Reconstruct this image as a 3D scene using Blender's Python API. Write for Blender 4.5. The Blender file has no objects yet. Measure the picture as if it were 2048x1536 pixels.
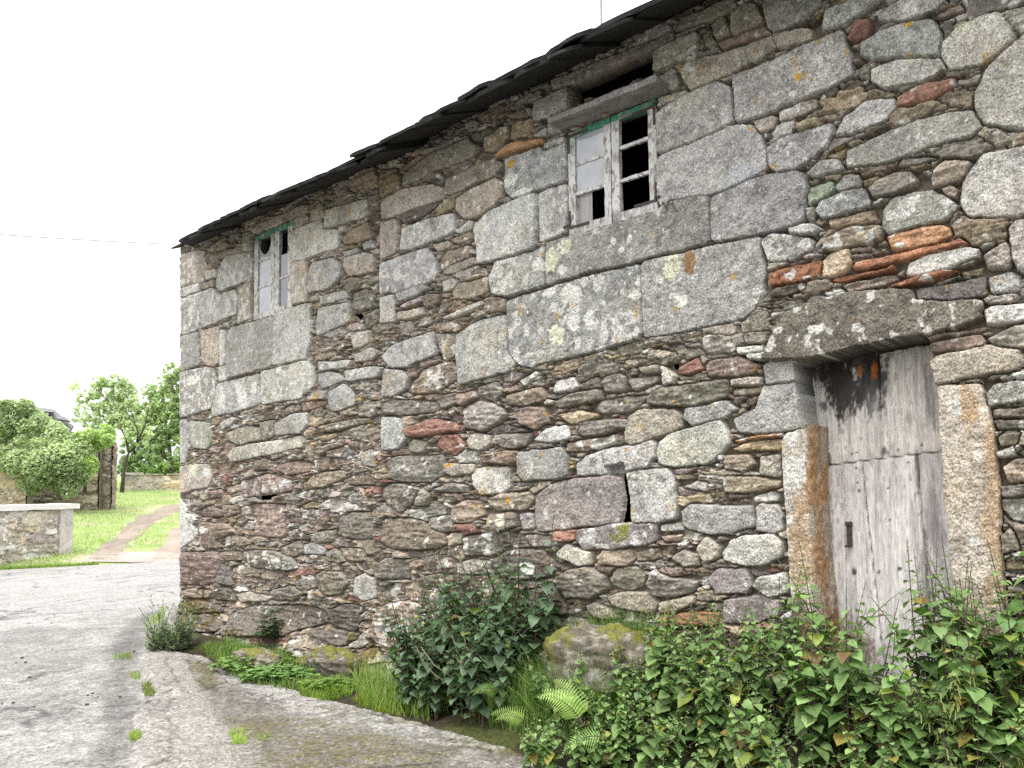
import bpy, math, random
import numpy as np
from mathutils import Vector, Matrix
SC = bpy.context.scene
random.seed(7); RNG = np.random.default_rng(11)
# ------------------------------------------------------------------ camera
F = 1550.0; PY = 885.0; RHO = 0.0107; TH = math.atan(96 / F)
CAM = np.array([0, 0, 1.6])
_R0 = np.array([1, 0, 0.]); FW = np.array([0, math.cos(TH), math.sin(TH)]); _U0 = np.array([0, -math.sin(TH), math.cos(TH)])
RT = math.cos(RHO) * _R0 - math.sin(RHO) * _U0; UP = math.sin(RHO) * _R0 + math.cos(RHO) * _U0
cam_d = bpy.data.cameras.new('camera'); cam = bpy.data.objects.new('camera', cam_d); SC.collection.objects.link(cam)
cam.matrix_world = Matrix(((RT[0], UP[0], -FW[0], CAM[0]), (RT[1], UP[1], -FW[1], CAM[1]), (RT[2], UP[2], -FW[2], CAM[2]), (0, 0, 0, 1)))
cam_d.sensor_width = 36; cam_d.lens = 36 * F / 2048; cam_d.shift_y = (PY - 768) / 2048
cam_d.clip_start = 0.05; cam_d.clip_end = 2000
SC.camera = cam
SC.cycles.use_denoising = False            # keep the fine grain of the stone
# ------------------------------------------------------------------ world, sun, exposure
SUN_EL = math.radians(71); SUN_AZ = math.radians(200)      # azimuth clockwise from +Y
w = bpy.data.worlds.new('World'); SC.world = w; w.use_nodes = True
nt = w.node_tree; nt.nodes.clear()
sky = nt.nodes.new('ShaderNodeTexSky'); sky.sky_type = 'NISHITA'; sky.sun_disc = False
sky.sun_elevation = SUN_EL; sky.sun_rotation = SUN_AZ; sky.dust_density = 4.0; sky.air_density = 1.0
hs = nt.nodes.new('ShaderNodeHueSaturation'); hs.inputs['Saturation'].default_value = 0.12
mxw = nt.nodes.new('ShaderNodeMix'); mxw.data_type = 'RGBA'; mxw.inputs['Factor'].default_value = 0.85
# high cloud, brighter overhead than at the horizon
tcw = nt.nodes.new('ShaderNodeTexCoord'); spw = nt.nodes.new('ShaderNodeSeparateXYZ'); nt.links.new(tcw.outputs['Generated'], spw.inputs[0])
mrw = nt.nodes.new('ShaderNodeMapRange'); mrw.inputs['From Min'].default_value = 0.0; mrw.inputs['From Max'].default_value = 1.0; mrw.inputs['To Min'].default_value = 4.4; mrw.inputs['To Max'].default_value = 13.5
nt.links.new(spw.outputs['Z'], mrw.inputs['Value'])
cbw = nt.nodes.new('ShaderNodeCombineColor'); [nt.links.new(mrw.outputs[0], cbw.inputs[i]) for i in range(3)]
nt.links.new(cbw.outputs[0], mxw.inputs['B'])
bg = nt.nodes.new('ShaderNodeBackground'); bg.inputs['Strength'].default_value = 0.13
wo = nt.nodes.new('ShaderNodeOutputWorld')
nt.links.new(sky.outputs[0], hs.inputs['Color']); nt.links.new(hs.outputs[0], mxw.inputs['A'])
nt.links.new(mxw.outputs['Result'], bg.inputs['Color']); nt.links.new(bg.outputs[0], wo.inputs['Surface'])
sd = bpy.data.lights.new('sun', 'SUN'); so = bpy.data.objects.new('sun', sd); SC.collection.objects.link(so)
sd.energy = 1.5; sd.angle = math.radians(16); sd.color = (1.0, 0.97, 0.92)
_sv = Vector((math.sin(SUN_AZ) * math.cos(SUN_EL), math.cos(SUN_AZ) * math.cos(SUN_EL), math.sin(SUN_EL)))
so.rotation_euler = _sv.to_track_quat('Z', 'Y').to_euler()
SC.view_settings.view_transform = 'Standard'; SC.view_settings.look = 'None'
SC.view_settings.exposure = 1.16; SC.view_settings.gamma = 1.0
# ------------------------------------------------------------------ photo <-> place
def ray(px, py): return (px - 1024) * RT - (py - PY) * UP + F * FW
def ground(px, py, z=0.0):
    d = ray(px, py); t = (z - CAM[2]) / d[2]; return CAM + t * d
def at_depth(px, py, Y):
    d = ray(px, py); return CAM + d * (Y / d[1])
W0 = ground(360, 1262); _e = -ray(-700, 1000); _e[2] = 0; E = _e / np.linalg.norm(_e)
N = np.array([E[1], -E[0], 0.]);  N = N if N @ (CAM - W0) > 0 else -N
def wall(px, py, q=0.0):
    d = ray(px, py); t = ((W0 - CAM) @ N + q) / (d @ N); P = CAM + t * d - W0; return P @ E, P[2]
def wp(s, q, z): return W0 + E * s + N * q + np.array([0, 0, z])
# ------------------------------------------------------------------ numeric helpers
def _h(ix, iy, seed):
    v = (ix.astype(np.int64) * 374761393 + iy.astype(np.int64) * 668265263 + seed * 2147483647) & 0xffffffff
    v = ((v ^ (v >> 13)) * 1274126177) & 0xffffffff
    return ((v ^ (v >> 16)) & 0xffffff) / float(0xffffff)
def vn(x, y, seed=0):
    ix = np.floor(x); iy = np.floor(y); fx = x - ix; fy = y - iy
    fx = fx * fx * (3 - 2 * fx); fy = fy * fy * (3 - 2 * fy)
    ix = ix.astype(np.int64); iy = iy.astype(np.int64)
    a = _h(ix, iy, seed); b = _h(ix + 1, iy, seed); c = _h(ix, iy + 1, seed); d = _h(ix + 1, iy + 1, seed)
    return (a + (b - a) * fx) * (1 - fy) + (c + (d - c) * fx) * fy
def fbm(x, y, seed=0, o=3):
    s = 0; a = 1; t = 0
    for i in range(o): s = s + a * vn(x * 2 ** i + 17.3 * i, y * 2 ** i + 9.1 * i, seed + i); t += a; a *= .5
    return s / t
def sstep(a, b, x):
    t = np.clip((x - a) / (b - a), 0, 1); return t * t * (3 - 2 * t)
def chaikin(P, r, n=2):
    P = np.array(P, float)
    for _ in range(n):
        Q = np.roll(P, -1, 0); A = P + (Q - P) * r; B = P + (Q - P) * (1 - r)
        P = np.stack([A, B], 1).reshape(-1, 2)
    return P
def sdf(P, X, Z):
    """signed distance, positive inside"""
    d2 = np.full(X.shape, 1e9); ins = np.zeros(X.shape, bool)
    for i in range(len(P)):
        a = P[i]; b = P[(i + 1) % len(P)]; ex, ez = b - a; L = ex * ex + ez * ez + 1e-12
        wx = X - a[0]; wz = Z - a[1]; t = np.clip((wx * ex + wz * ez) / L, 0, 1)
        d2 = np.minimum(d2, (wx - t * ex) ** 2 + (wz - t * ez) ** 2)
        c = ((a[1] <= Z) != (b[1] <= Z)); s = ex * wz - ez * wx
        ins ^= c & ((s > 0) == (b[1] > a[1]))
    d = np.sqrt(d2); return np.where(ins, d, -d)
# ------------------------------------------------------------------ object helpers
def link(o): SC.collection.objects.link(o); return o
def tag(o, label=None, cat=None, group=None, kind=None):
    if label: o['label'] = label
    if cat: o['category'] = cat
    if group: o['group'] = group
    if kind: o['kind'] = kind
    return o
def empty(name, loc=(0, 0, 0), rz=0.0):
    o = bpy.data.objects.new(name, None); o.empty_display_size = .2; link(o); o.location = loc; o.rotation_euler = (0, 0, rz); return o
def mesh_np(name, V, Fq, mat, parent=None, smooth=True, cols=None, spk=None):
    me = bpy.data.meshes.new(name); V = np.asarray(V, np.float32); Fq = np.asarray(Fq, np.int32)
    k = Fq.shape[1]
    me.vertices.add(len(V)); me.vertices.foreach_set('co', V.ravel())
    me.loops.add(Fq.size); me.loops.foreach_set('vertex_index', Fq.ravel())
    me.polygons.add(len(Fq)); me.polygons.foreach_set('loop_start', np.arange(0, Fq.size, k, dtype=np.int32))
    me.polygons.foreach_set('use_smooth', np.full(len(Fq), smooth))
    if cols is not None:
        a = me.color_attributes.new('col', 'FLOAT_COLOR', 'POINT')
        c = np.ones((len(V), 4), np.float32); c[:, :3] = cols; a.data.foreach_set('color', c.ravel())
    if spk is not None:
        a = me.attributes.new('spk', 'FLOAT', 'POINT'); a.data.foreach_set('value', np.asarray(spk, np.float32))
    me.update(calc_edges=True); me.validate(); me.materials.append(mat)
    o = bpy.data.objects.new(name, me); link(o)
    if parent: o.parent = parent
    return o
class MB:
    def __init__(s): s.v = []; s.f = []; s.c = []
    def add(s, V, Fs, col=None):
        b = len(s.v); s.v.extend([tuple(map(float, p)) for p in V]); s.f.extend([tuple(i + b for i in f) for f in Fs])
        s.c.extend([col or (1, 1, 1)] * len(V))
    def box(s, x0, x1, y0, y1, z0, z1, col=None, j=0.0):
        r = lambda: random.uniform(-j, j)
        V = [(x + r(), y + r(), z + r()) for z in (z0, z1) for y in (y0, y1) for x in (x0, x1)]
        s.add(V, [(0, 2, 3, 1), (4, 5, 7, 6), (0, 1, 5, 4), (2, 6, 7, 3), (0, 4, 6, 2), (1, 3, 7, 5)], col)
    def tube(s, P, R, n=6, col=None, cap=True):
        P = [Vector(p) for p in P]; V = []; Fs = []
        R = R if hasattr(R, '__len__') else [R] * len(P)
        ref = None
        for i, p in enumerate(P):
            t = (P[min(i + 1, len(P) - 1)] - P[max(i - 1, 0)]).normalized()
            if ref is None: ref = t.orthogonal().normalized()
            ref = (ref - t * ref.dot(t)).normalized(); b = t.cross(ref)
            for k in range(n):
                a = 2 * math.pi * k / n; V.append(p + (ref * math.cos(a) + b * math.sin(a)) * R[i])
        for i in range(len(P) - 1):
            for k in range(n): Fs.append((i * n + k, i * n + (k + 1) % n, (i + 1) * n + (k + 1) % n, (i + 1) * n + k))
        if cap: Fs.append(tuple(range(n - 1, -1, -1))); Fs.append(tuple((len(P) - 1) * n + k for k in range(n)))
        s.add(V, Fs, col)
    def build(s, name, mat, parent=None, smooth=False, bevel=0.0, cols=False):
        me = bpy.data.meshes.new(name); me.from_pydata(s.v, [], s.f); me.update()
        if cols:
            a = me.color_attributes.new('col', 'FLOAT_COLOR', 'POINT')
            c = np.ones((len(s.v), 4), np.float32); c[:, :3] = s.c; a.data.foreach_set('color', c.ravel())
        me.polygons.foreach_set('use_smooth', [smooth] * len(me.polygons)); me.materials.append(mat)
        o = bpy.data.objects.new(name, me); link(o)
        if parent: o.parent = parent
        if bevel:
            m = o.modifiers.new('bevel', 'BEVEL'); m.width = bevel; m.segments = 2; m.limit_method = 'ANGLE'
        return o
# ------------------------------------------------------------------ materials
def new_mat(name):
    m = bpy.data.materials.new(name); m.use_nodes = True; t = m.node_tree; b = t.nodes['Principled BSDF']
    return m, t, b
def nnode(t, typ, **kw):
    n = t.nodes.new(typ)
    for k, v in kw.items(): setattr(n, k, v)
    return n
def noise(t, scale, detail=3, rough=.6, vec=None, sc3=None):
    n = t.nodes.new('ShaderNodeTexNoise'); n.inputs['Scale'].default_value = scale; n.inputs['Detail'].default_value = detail
    n.inputs['Roughness'].default_value = rough
    tc = t.nodes.new('ShaderNodeTexCoord')
    if sc3:
        mp = t.nodes.new('ShaderNodeMapping'); mp.inputs['Scale'].default_value = sc3
        t.links.new(tc.outputs['Object'], mp.inputs['Vector']); t.links.new(mp.outputs[0], n.inputs['Vector'])
    else: t.links.new(tc.outputs['Object'], n.inputs['Vector'])
    return n
def ramp(t, src, stops):
    r = t.nodes.new('ShaderNodeValToRGB'); e = r.color_ramp.elements
    while len(e) < len(stops): e.new(0.5)
    for i, (p, c) in enumerate(stops):
        e[i].position = p; e[i].color = (*(c if hasattr(c, '__len__') else (c, c, c)), 1)
    t.links.new(src, r.inputs['Fac']); return r
def mix(t, a, b, fac=1.0, mode='MULTIPLY'):
    m = t.nodes.new('ShaderNodeMix'); m.data_type = 'RGBA'; m.blend_type = mode
    for s, v in (('A', a), ('B', b)):
        if hasattr(v, 'is_linked') or isinstance(v, bpy.types.NodeSocket): t.links.new(v, m.inputs[s])
        else: m.inputs[s].default_value = (*v, 1)
    if isinstance(fac, bpy.types.NodeSocket): t.links.new(fac, m.inputs['Factor'])
    else: m.inputs['Factor'].default_value = fac
    return m.outputs['Result']
def bump(t, b, src, strength, dist, prev=None):
    n = t.nodes.new('ShaderNodeBump'); n.inputs['Strength'].default_value = strength; n.inputs['Distance'].default_value = dist
    t.links.new(src, n.inputs['Height'])
    if prev is not None: t.links.new(prev, n.inputs['Normal'])
    t.links.new(n.outputs[0], b.inputs['Normal']); return n.outputs[0]
def attr(t, name):
    a = t.nodes.new('ShaderNodeAttribute'); a.attribute_name = name; return a
def simple(name, col, rough=.8, var=.25, scale=8, bmp=.3, bd=.01, spec=.3, sc3=None):
    m, t, b = new_mat(name)
    n = noise(t, scale, 5, .65, sc3=sc3); r = ramp(t, n.outputs['Fac'], [(.3, 1 - var), (.7, 1 + var)])
    t.links.new(mix(t, col, r.outputs[0]), b.inputs['Base Color'])
    b.inputs['Roughness'].default_value = rough; b.inputs['Specular IOR Level'].default_value = spec
    n2 = noise(t, scale * 6, 4, .7, sc3=sc3); bump(t, b, n2.outputs['Fac'], bmp, bd); return m
M = {}
# masonry: colour and grain come with the mesh (each stone has its own rock)
m, t, b = new_mat('masonry'); ca = attr(t, 'col'); sp = attr(t, 'spk')
g1 = noise(t, 95, 2, .75); g2 = noise(t, 34, 3, .7)
g3 = noise(t, 210, 1, .6); r3 = ramp(t, g3.outputs['Fac'], [(.34, .45), (.46, .95), (.6, 1.1), (.7, 1.45)])
r1 = ramp(t, g1.outputs['Fac'], [(.30, .28), (.43, .80), (.56, 1.06), (.72, 1.6)])
c1 = mix(t, mix(t, ca.outputs['Color'], r1.outputs[0], sp.outputs['Fac']), r3.outputs[0], sp.outputs['Fac'])
r2 = ramp(t, g2.outputs['Fac'], [(.32, .55), (.5, 1.0), (.7, 1.3)])
c2 = mix(t, c1, r2.outputs[0], .5)
t.links.new(c2, b.inputs['Base Color']); b.inputs['Roughness'].default_value = .92; b.inputs['Specular IOR Level'].default_value = .12
bp = bump(t, b, g2.outputs['Fac'], .5, .012); bump(t, b, g1.outputs['Fac'], .35, .006, bp); M['stone'] = m
def vcol_mat(name, rough=.8, gs=60, amp=.35, spec=.3, sc3=None, bd=.006):
    m, t, b = new_mat(name); ca = attr(t, 'col'); n = noise(t, gs, 4, .7, sc3=sc3)
    r = ramp(t, n.outputs['Fac'], [(.3, 1 - amp), (.7, 1 + amp)])
    t.links.new(mix(t, ca.outputs['Color'], r.outputs[0]), b.inputs['Base Color'])
    b.inputs['Roughness'].default_value = rough; b.inputs['Specular IOR Level'].default_value = spec
    bump(t, b, n.outputs['Fac'], .4, bd); return m
M['wood'] = vcol_mat('weathered_wood', .85, 30, .3, .2, sc3=(4, 4, .35))
m, t, b = new_mat('peeling_paint'); ca = attr(t, 'col'); n = noise(t, 38, 5, .75, sc3=(1, 1, .45)); n2 = noise(t, 11, 4, .7, sc3=(1, 1, .5))
fl = ramp(t, n.outputs['Fac'], [(.50, 0.0), (.58, 1.0)]); wd = mix(t, ca.outputs['Color'], (.20, .175, .155), 1.0, 'MIX')
c = mix(t, ca.outputs['Color'], (.23, .205, .185), fl.outputs[0], 'MIX'); r = ramp(t, n2.outputs['Fac'], [(.3, .72), (.7, 1.08)])
t.links.new(mix(t, c, r.outputs[0]), b.inputs['Base Color']); b.inputs['Roughness'].default_value = .8; bump(t, b, n.outputs['Fac'], .5, .003); M['paint'] = m
M['slate'] = simple('roof_slate', (.022, .021, .021), .85, .4, 9, .6, .01)
M['iron'] = simple('rusty_iron', (.065, .048, .042), .8, .4, 40, .4, .003)
M['pale_metal'] = simple('galvanised_metal', (.35, .34, .33), .5, .15, 20, .1, .002)
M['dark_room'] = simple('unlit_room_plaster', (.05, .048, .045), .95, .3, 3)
M['cable'] = simple('cable_rubber', (.06, .06, .06), .7, .1, 5)
m, t, b = new_mat('sky_pale_glass'); n = noise(t, 5, 3); r = ramp(t, n.outputs['Fac'], [(.3, (.27, .28, .315)), (.7, (.42, .43, .46))])
t.links.new(r.outputs[0], b.inputs['Base Color']); b.inputs['Roughness'].default_value = .08; b.inputs['Specular IOR Level'].default_value = .8; M['glass'] = m  # pale blue-grey base colour puts the sky reflection into the panes
m, t, b = new_mat('dim_glass'); b.inputs['Base Color'].default_value = (.15, .155, .17, 1); b.inputs['Roughness'].default_value = .1; b.inputs['Specular IOR Level'].default_value = .9; M['dim_glass'] = m
def leaf_mat(name, trans=.35, rough=.45, vlo=.72, vhi=1.25, tint=(1.0, 1.25, .5)):
    m, t, b = new_mat(name); ca = attr(t, 'col'); oi = t.nodes.new('ShaderNodeObjectInfo')
    hv = t.nodes.new('ShaderNodeHueSaturation'); r = t.nodes.new('ShaderNodeMapRange')
    r.inputs['To Min'].default_value = vlo; r.inputs['To Max'].default_value = vhi
    t.links.new(oi.outputs['Random'], r.inputs['Value']); t.links.new(r.outputs[0], hv.inputs['Value'])
    n = noise(t, 25, 3); rr = ramp(t, n.outputs['Fac'], [(.3, .75), (.7, 1.2)])
    t.links.new(mix(t, ca.outputs['Color'], rr.outputs[0]), hv.inputs['Color'])
    t.links.new(hv.outputs[0], b.inputs['Base Color']); b.inputs['Roughness'].default_value = rough
    b.inputs['Specular IOR Level'].default_value = .3
    tr = t.nodes.new('ShaderNodeBsdfTranslucent'); t.links.new(mix(t, hv.outputs[0], tint), tr.inputs['Color'])
    ms = t.nodes.new('ShaderNodeMixShader'); ms.inputs[0].default_value = trans
    t.links.new(b.outputs[0], ms.inputs[1]); t.links.new(tr.outputs[0], ms.inputs[2])
    t.links.new(ms.outputs[0], t.nodes['Material Output'].inputs['Surface']); return m
M['leaf'] = leaf_mat('leaf'); M['far_leaf'] = leaf_mat('far_leaf', .5, .6, .95, 1.05, (1.1, 1.2, .85)); M['grass'] = leaf_mat('grass_blade', .4, .5); M['stem'] = simple('plant_stem', (.09, .06, .05), .6, .3, 30, .1, .001)
M['straw'] = simple('dead_stalk', (.34, .29, .21), .8, .2, 20); M['bark'] = simple('bark', (.07, .06, .05), .9, .4, 12, .6, .02)
# ------------------------------------------------------------------ rubble masonry as a sculpted height field
ROCK = {'g': (.37, .362, .352), 'G': (.33, .325, .315), 'w': (.345, .312, .272), 'd': (.232, .214, .190), 'l': (.44, .425, .395), 'k': (.165, .148, .128),
        'r': (.262, .205, .182), 'R': (.26, .15, .125), 'p': (.30, .265, .255), 'o': (.36, .21, .13), 'O': (.28, .14, .09),
        'D': (.14, .124, .11), 'b': (.262, .219, .178), 'B': (.12, .105, .09), 't': (.36, .295, .215), 'n': (.42, .48, .37), 'm': (.10, .10, .04)}
SCHIST = set('rRoObBdDt')
def masonry(S, Z, tcol, zrow, stones, openings, fill, seed, ashlar_area=.022, warp=.012, mort=(.18, .152, .12), ext=None, spots=()):
    """S, Z: 2-D sample coordinates (rows = z). returns height, colour, grain, cut mask, stone index"""
    rg = np.random.default_rng(seed)
    Sw = S + warp * (fbm(S * 7, Z * 7, seed + 1, 3) - .5) * 2 + .006 * (vn(S * 40, Z * 43, seed + 2) - .5)
    Zw = Z + warp * (fbm(S * 7, Z * 9, seed + 5, 3) - .5) * 2 + .006 * (vn(S * 45, Z * 45, seed + 6) - .5)
    Sf = S + .042 * (fbm(S * 9, Z * 11, seed + 11, 3) - .5) + .014 * (fbm(S * 40, Z * 40, seed + 12, 2) - .5); Zf = Z + .030 * (fbm(S * 9 + 50, Z * 11, seed + 13, 3) - .5) + .010 * (fbm(S * 40, Z * 40 + 9, seed + 14, 2) - .5)
    sh = S.shape; din = np.full(sh, -1.); din2 = np.full(sh, -1.); own = np.full(sh, -1, np.int32); dout = np.full(sh, 1e3)
    def win(x0, x1, z0, z1, pad):
        i0, i1 = np.searchsorted(tcol, [x0 - pad - .16, x1 + pad + .16]); j0, j1 = np.searchsorted(zrow, [z0 - pad, z1 + pad])
        return slice(j0, j1), slice(i0, i1)
    # coarse occupancy raster for the filling stones
    rs = .01; ox, oz = S.min() - .1, Z.min() - .1; nx, nz = int((S.max() + .1 - ox) / rs) + 1, int((Z.max() + .1 - oz) / rs) + 1
    occ = np.zeros((nz, nx), bool); RX, RZ = np.meshgrid(ox + np.arange(nx) * rs, oz + np.arange(nz) * rs)
    props = []
    for k, (ty, P) in enumerate(stones):
        P = np.array(P, float); x0, z0 = P.min(0); x1, z1 = P.max(0)
        area = .5 * abs(np.dot(P[:, 0], np.roll(P[:, 1], 1)) - np.dot(P[:, 1], np.roll(P[:, 0], 1)))
        ash = (area > ashlar_area and ty in 'gGwlp') or ty == 'k'
        Pc = chaikin(P, .06 if ash else .09, 2)
        w_ = win(x0, x1, z0, z1, .06); d = sdf(Pc, Sw[w_] if ash else .55 * Sw[w_] + .45 * Sf[w_], Zw[w_] if ash else .55 * Zw[w_] + .45 * Zf[w_]) + (.006 if ash else .004)
        m_ = (d > din[w_]) & (d > 0); din2[w_] = np.where(m_, din[w_], np.maximum(din2[w_], d))
        din[w_] = np.where(m_, d, din[w_]); own[w_] = np.where(m_, k, own[w_]); dout[w_] = np.minimum(dout[w_], -d)
        a, b_ = max(int((x0 - ox) / rs) - 1, 0), int((x1 - ox) / rs) + 2; c, e_ = max(int((z0 - oz) / rs) - 1, 0), int((z1 - oz) / rs) + 2
        occ[c:e_, a:b_] |= sdf(Pc, RX[c:e_, a:b_], RZ[c:e_, a:b_]) > -.004
        cx, cz = P.mean(0); size = math.sqrt(area)
        props.append((ty, cx, cz, ash, .007 if ash else min(.016, .006 + .028 * size), .004 if ash else min(.014, .04 * size),
                      rg.normal(.004, .005) if ash else rg.normal(.004, .013), rg.normal(0, .02 if ash else .07), rg.normal(0, .02 if ash else .10)))
    for P, depth, cut in openings:
        P = np.array(P, float); a, b_ = max(int((P[:, 0].min() - ox) / rs), 0), int((P[:, 0].max() - ox) / rs) + 1
        c, e_ = max(int((P[:, 1].min() - oz) / rs), 0), int((P[:, 1].max() - oz) / rs) + 1
        occ[c:e_, a:b_] |= sdf(P, RX[c:e_, a:b_], RZ[c:e_, a:b_]) > 0
    F1 = np.full(sh, 9.); F2 = np.full(sh, 9.); fo = np.full(sh, -1, np.int32); fprops = []
    for (cnt, a0, a1, b0, b1, tol, reg, types) in fill:
        xs = rg.uniform(ox, ox + nx * rs, cnt); zs = rg.uniform(oz, oz + nz * rs, cnt); u = rg.random((cnt, 4))
        for q in range(cnt):
            x, z = xs[q], zs[q]; i, j = int((x - ox) / rs), int((z - oz) / rs)
            if i < 2 or j < 2 or i >= nx - 2 or j >= nz - 2 or occ[j, i]: continue
            if reg and not (reg[0] <= x <= reg[1] and reg[2] <= z <= reg[3]): continue
            a = a0 + (a1 - a0) * u[q, 0] ** 1.5; bb = b0 + (b1 - b0) * u[q, 1] ** 1.3
            an = (u[q, 2] - .5) * .22 + (0 if u[q, 3] < .85 else (u[q, 3] - .925) * 8)
            ca, sa = math.cos(an), math.sin(an)
            i0, i1 = max(int((x - a - ox) / rs), 0), int((x + a - ox) / rs) + 2; j0, j1 = max(int((z - max(bb, a * abs(sa)) - oz) / rs), 0), int((z + max(bb, a * abs(sa)) - oz) / rs) + 2
            X = RX[j0:j1, i0:i1] - x; Y = RZ[j0:j1, i0:i1] - z
            e = ((X * ca + Y * sa) / a) ** 2 + ((Y * ca - X * sa) / bb) ** 2 < 1
            n_ = e.sum()
            if n_ and (occ[j0:j1, i0:i1] & e).sum() > tol * n_: continue
            occ[j0:j1, i0:i1] |= e
            w_ = win(x - a * 1.55, x + a * 1.55, z - max(bb, a * abs(sa)) * 1.6, z + max(bb, a * abs(sa)) * 1.6, .01)
            X = Sf[w_] - x; Y = Zf[w_] - z; p = rg.uniform(3.0, 8.0)
            k1, k2 = rg.uniform(-.38, .38), rg.uniform(-.5, .5); U_ = X * ca + Y * sa; V_ = Y * ca - X * sa      # wedge and trapezium outlines
            U_, V_ = U_ * (1 + k1 * np.clip(V_ / bb, -1.3, 1.3)), V_ * (1 + k2 * np.clip(U_ / a, -1.3, 1.3)); d = ((np.abs(U_) / a) ** p + (np.abs(V_) / bb) ** p) ** (1 / p)
            A, B = F1[w_], F2[w_]; lt = d < A
            F2[w_] = np.where(lt, A, np.minimum(B, d)); F1[w_] = np.where(lt, d, A); fo[w_] = np.where(lt, len(fprops), fo[w_])
            ty = types(x, z, rg); fprops.append((ty, x, z, False, min(.014, .12 * bb + .003), min(.012, .10 * bb), rg.normal(-.006, .012), rg.normal(0, .06), rg.normal(-.03, .2), bb))
    ns = len(stones); allp = props + [f[:9] for f in fprops]
    fb = np.array([f[9] for f in fprops] + [.01]); fill_m = (own < 0) & (F1 < 1.5)
    bb = fb[fo]
    dfill = np.minimum(np.minimum((F2 - F1) * bb * .6, (1.5 - F1) * bb), dout - .003)
    own = np.where(fill_m & (dfill > 0), fo + ns, own); D = np.where(own >= ns, dfill, np.where(din2 > 0, np.minimum(din, (din - din2) * .5), din))
    A = lambda k: np.array([p[k] for p in allp])[own]
    cx, cz, ash, r, bul, pro, tx, tz = (A(k) for k in range(1, 9))
    ty = np.array([ord(p[0]) for p in allp])[own]
    has = own >= 0; D = np.where(has, D, 0)
    t_ = np.clip((D - np.where(own >= ns, .0012, np.where(ash, .0036, .003))) / r, 0, 1); prof = 1 - (1 - t_) ** 3.2
    jd = np.where(own >= ns, .024, np.where(ash, .030, .034))
    sch = np.isin(ty, [ord(c) for c in SCHIST])
    st = cx * 13.7 + cz * 7.1
    n1 = fbm(S * 13 + st, Z * 13, seed + 20, 3) - .5; n2 = fbm(S * 48, Z * 48, seed + 23, 3) - .5
    zl = Z - tz * .4 * S + .02 * (fbm(S * 14, Z * 14, seed + 29, 2) - .5); lay = vn(S * 6 + st, zl * 48 + st, seed + 26) - .5
    lay2 = vn(S * 16 + st, zl * 95 + st, seed + 27) - .5
    fw = .06 * (fbm(S * 6, Z * 6, seed + 90, 2) - .5); fac = 0
    for fq, am_ in ((8.0, .030), (19.0, .012)):              # broken faces: tilted facets with sharp edges
        fu = (S + fw + st * .37) * fq * .75; fv = (Z + fw * .8 - .12 * S) * fq * 1.5; iu, iv_ = np.floor(fu), np.floor(fv)
        fac = fac + am_ * ((_h(iu, iv_, seed + 91) - .5) * (fu - iu - .5) + (_h(iu, iv_, seed + 92) - .5) * (fv - iv_ - .5)) * 1.2
    H = pro + bul * (1 - np.exp(-D / (2.5 * r + 1e-6))) + np.clip(tx * (S - cx), -.02, .02) + np.clip(tz * (Z - cz), -.02, .02) \
        - jd * (1 - prof) + np.where(ash, .009, .022) * n1 + np.where(ash, .007, .014) * n2 + np.where(ash, .15, np.where(own < ns, .6, .9)) * fac + np.where(sch, .014, 0) * lay * prof + np.where(sch, .006, 0) * lay2 + .006 * (fbm(S * 130, Z * 130, seed + 28, 2) - .5)
    H = np.where(has, H, -.058 + .02 * n1)
    H += .04 * (fbm(S * .7, Z * .7, seed + 30, 2) - .5)
    # colour of each rock
    base = np.array([ROCK[p[0]] for p in allp]); kk = len(allp)
    val = np.exp(rg.normal(0, .13, kk))[:, None]; hue = 1 + rg.normal(0, .010, (kk, 3))
    hue[:, 2] -= np.abs(rg.normal(0, .035, kk))
    C = (base * val * hue)[own]
    v1 = fbm(S * 5 + st, Z * 5, seed + 40, 3); v2 = fbm(S * 22, Z * 22 + st, seed + 43, 3)
    C = C * (1 + (v1 - .5) * .5 + (v2 - .5) * .7 + (fbm(S * 70, Z * 70, seed + 45, 2) - .5) * np.where(ash, .35, .5))[..., None]
    C = C * np.where(sch, 1 + lay * .16 + lay2 * .14, 1)[..., None]
    warmth = (fbm(S * 3 + 5, Z * 3 + st * .1, seed + 46, 3) - .52) * 1.1
    C = C * np.stack([1 + np.clip(warmth, 0, 1) * .14, 1 + np.clip(warmth, 0, 1) * .0, 1 - np.clip(warmth, 0, 1) * .22], -1)
    C = np.where(has[..., None], C, np.array(mort) * (0.7 + .6 * v2)[..., None])
    # crust lichens: dark, white and a little ochre
    lw = rg.random(kk)[own]; k1 = fbm(S * 15, Z * 15, seed + 50, 3); k2 = fbm(S * 30, Z * 30, seed + 55, 3)
    dk = sstep(.55, .66, k1 * .55 + k2 * .45) * np.where(lw > .55, .5, .18) * has
    C = C * (1 - dk[..., None] * np.array([.55, .56, .58]))
    heavy = (ty == ord('G')) | (lw < .16)
    wl = sstep(.60, .64, fbm(S * 19 + 40, Z * 19, seed + 60, 3) + np.where(ty == ord('k'), -.05, np.where(heavy, .03, -.14))) * has
    C = C * (1 - wl[..., None] * .8) + wl[..., None] * .8 * np.array([.56, .555, .52])
    oc = sstep(.75, .78, fbm(S * 14 + 9, Z * 14 + 3, seed + 70, 3) + np.where(lw > .9, .0, -.07)) * has
    C = C * (1 - oc[..., None] * .6) + oc[..., None] * .6 * np.array([.42, .27, .06])
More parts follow.
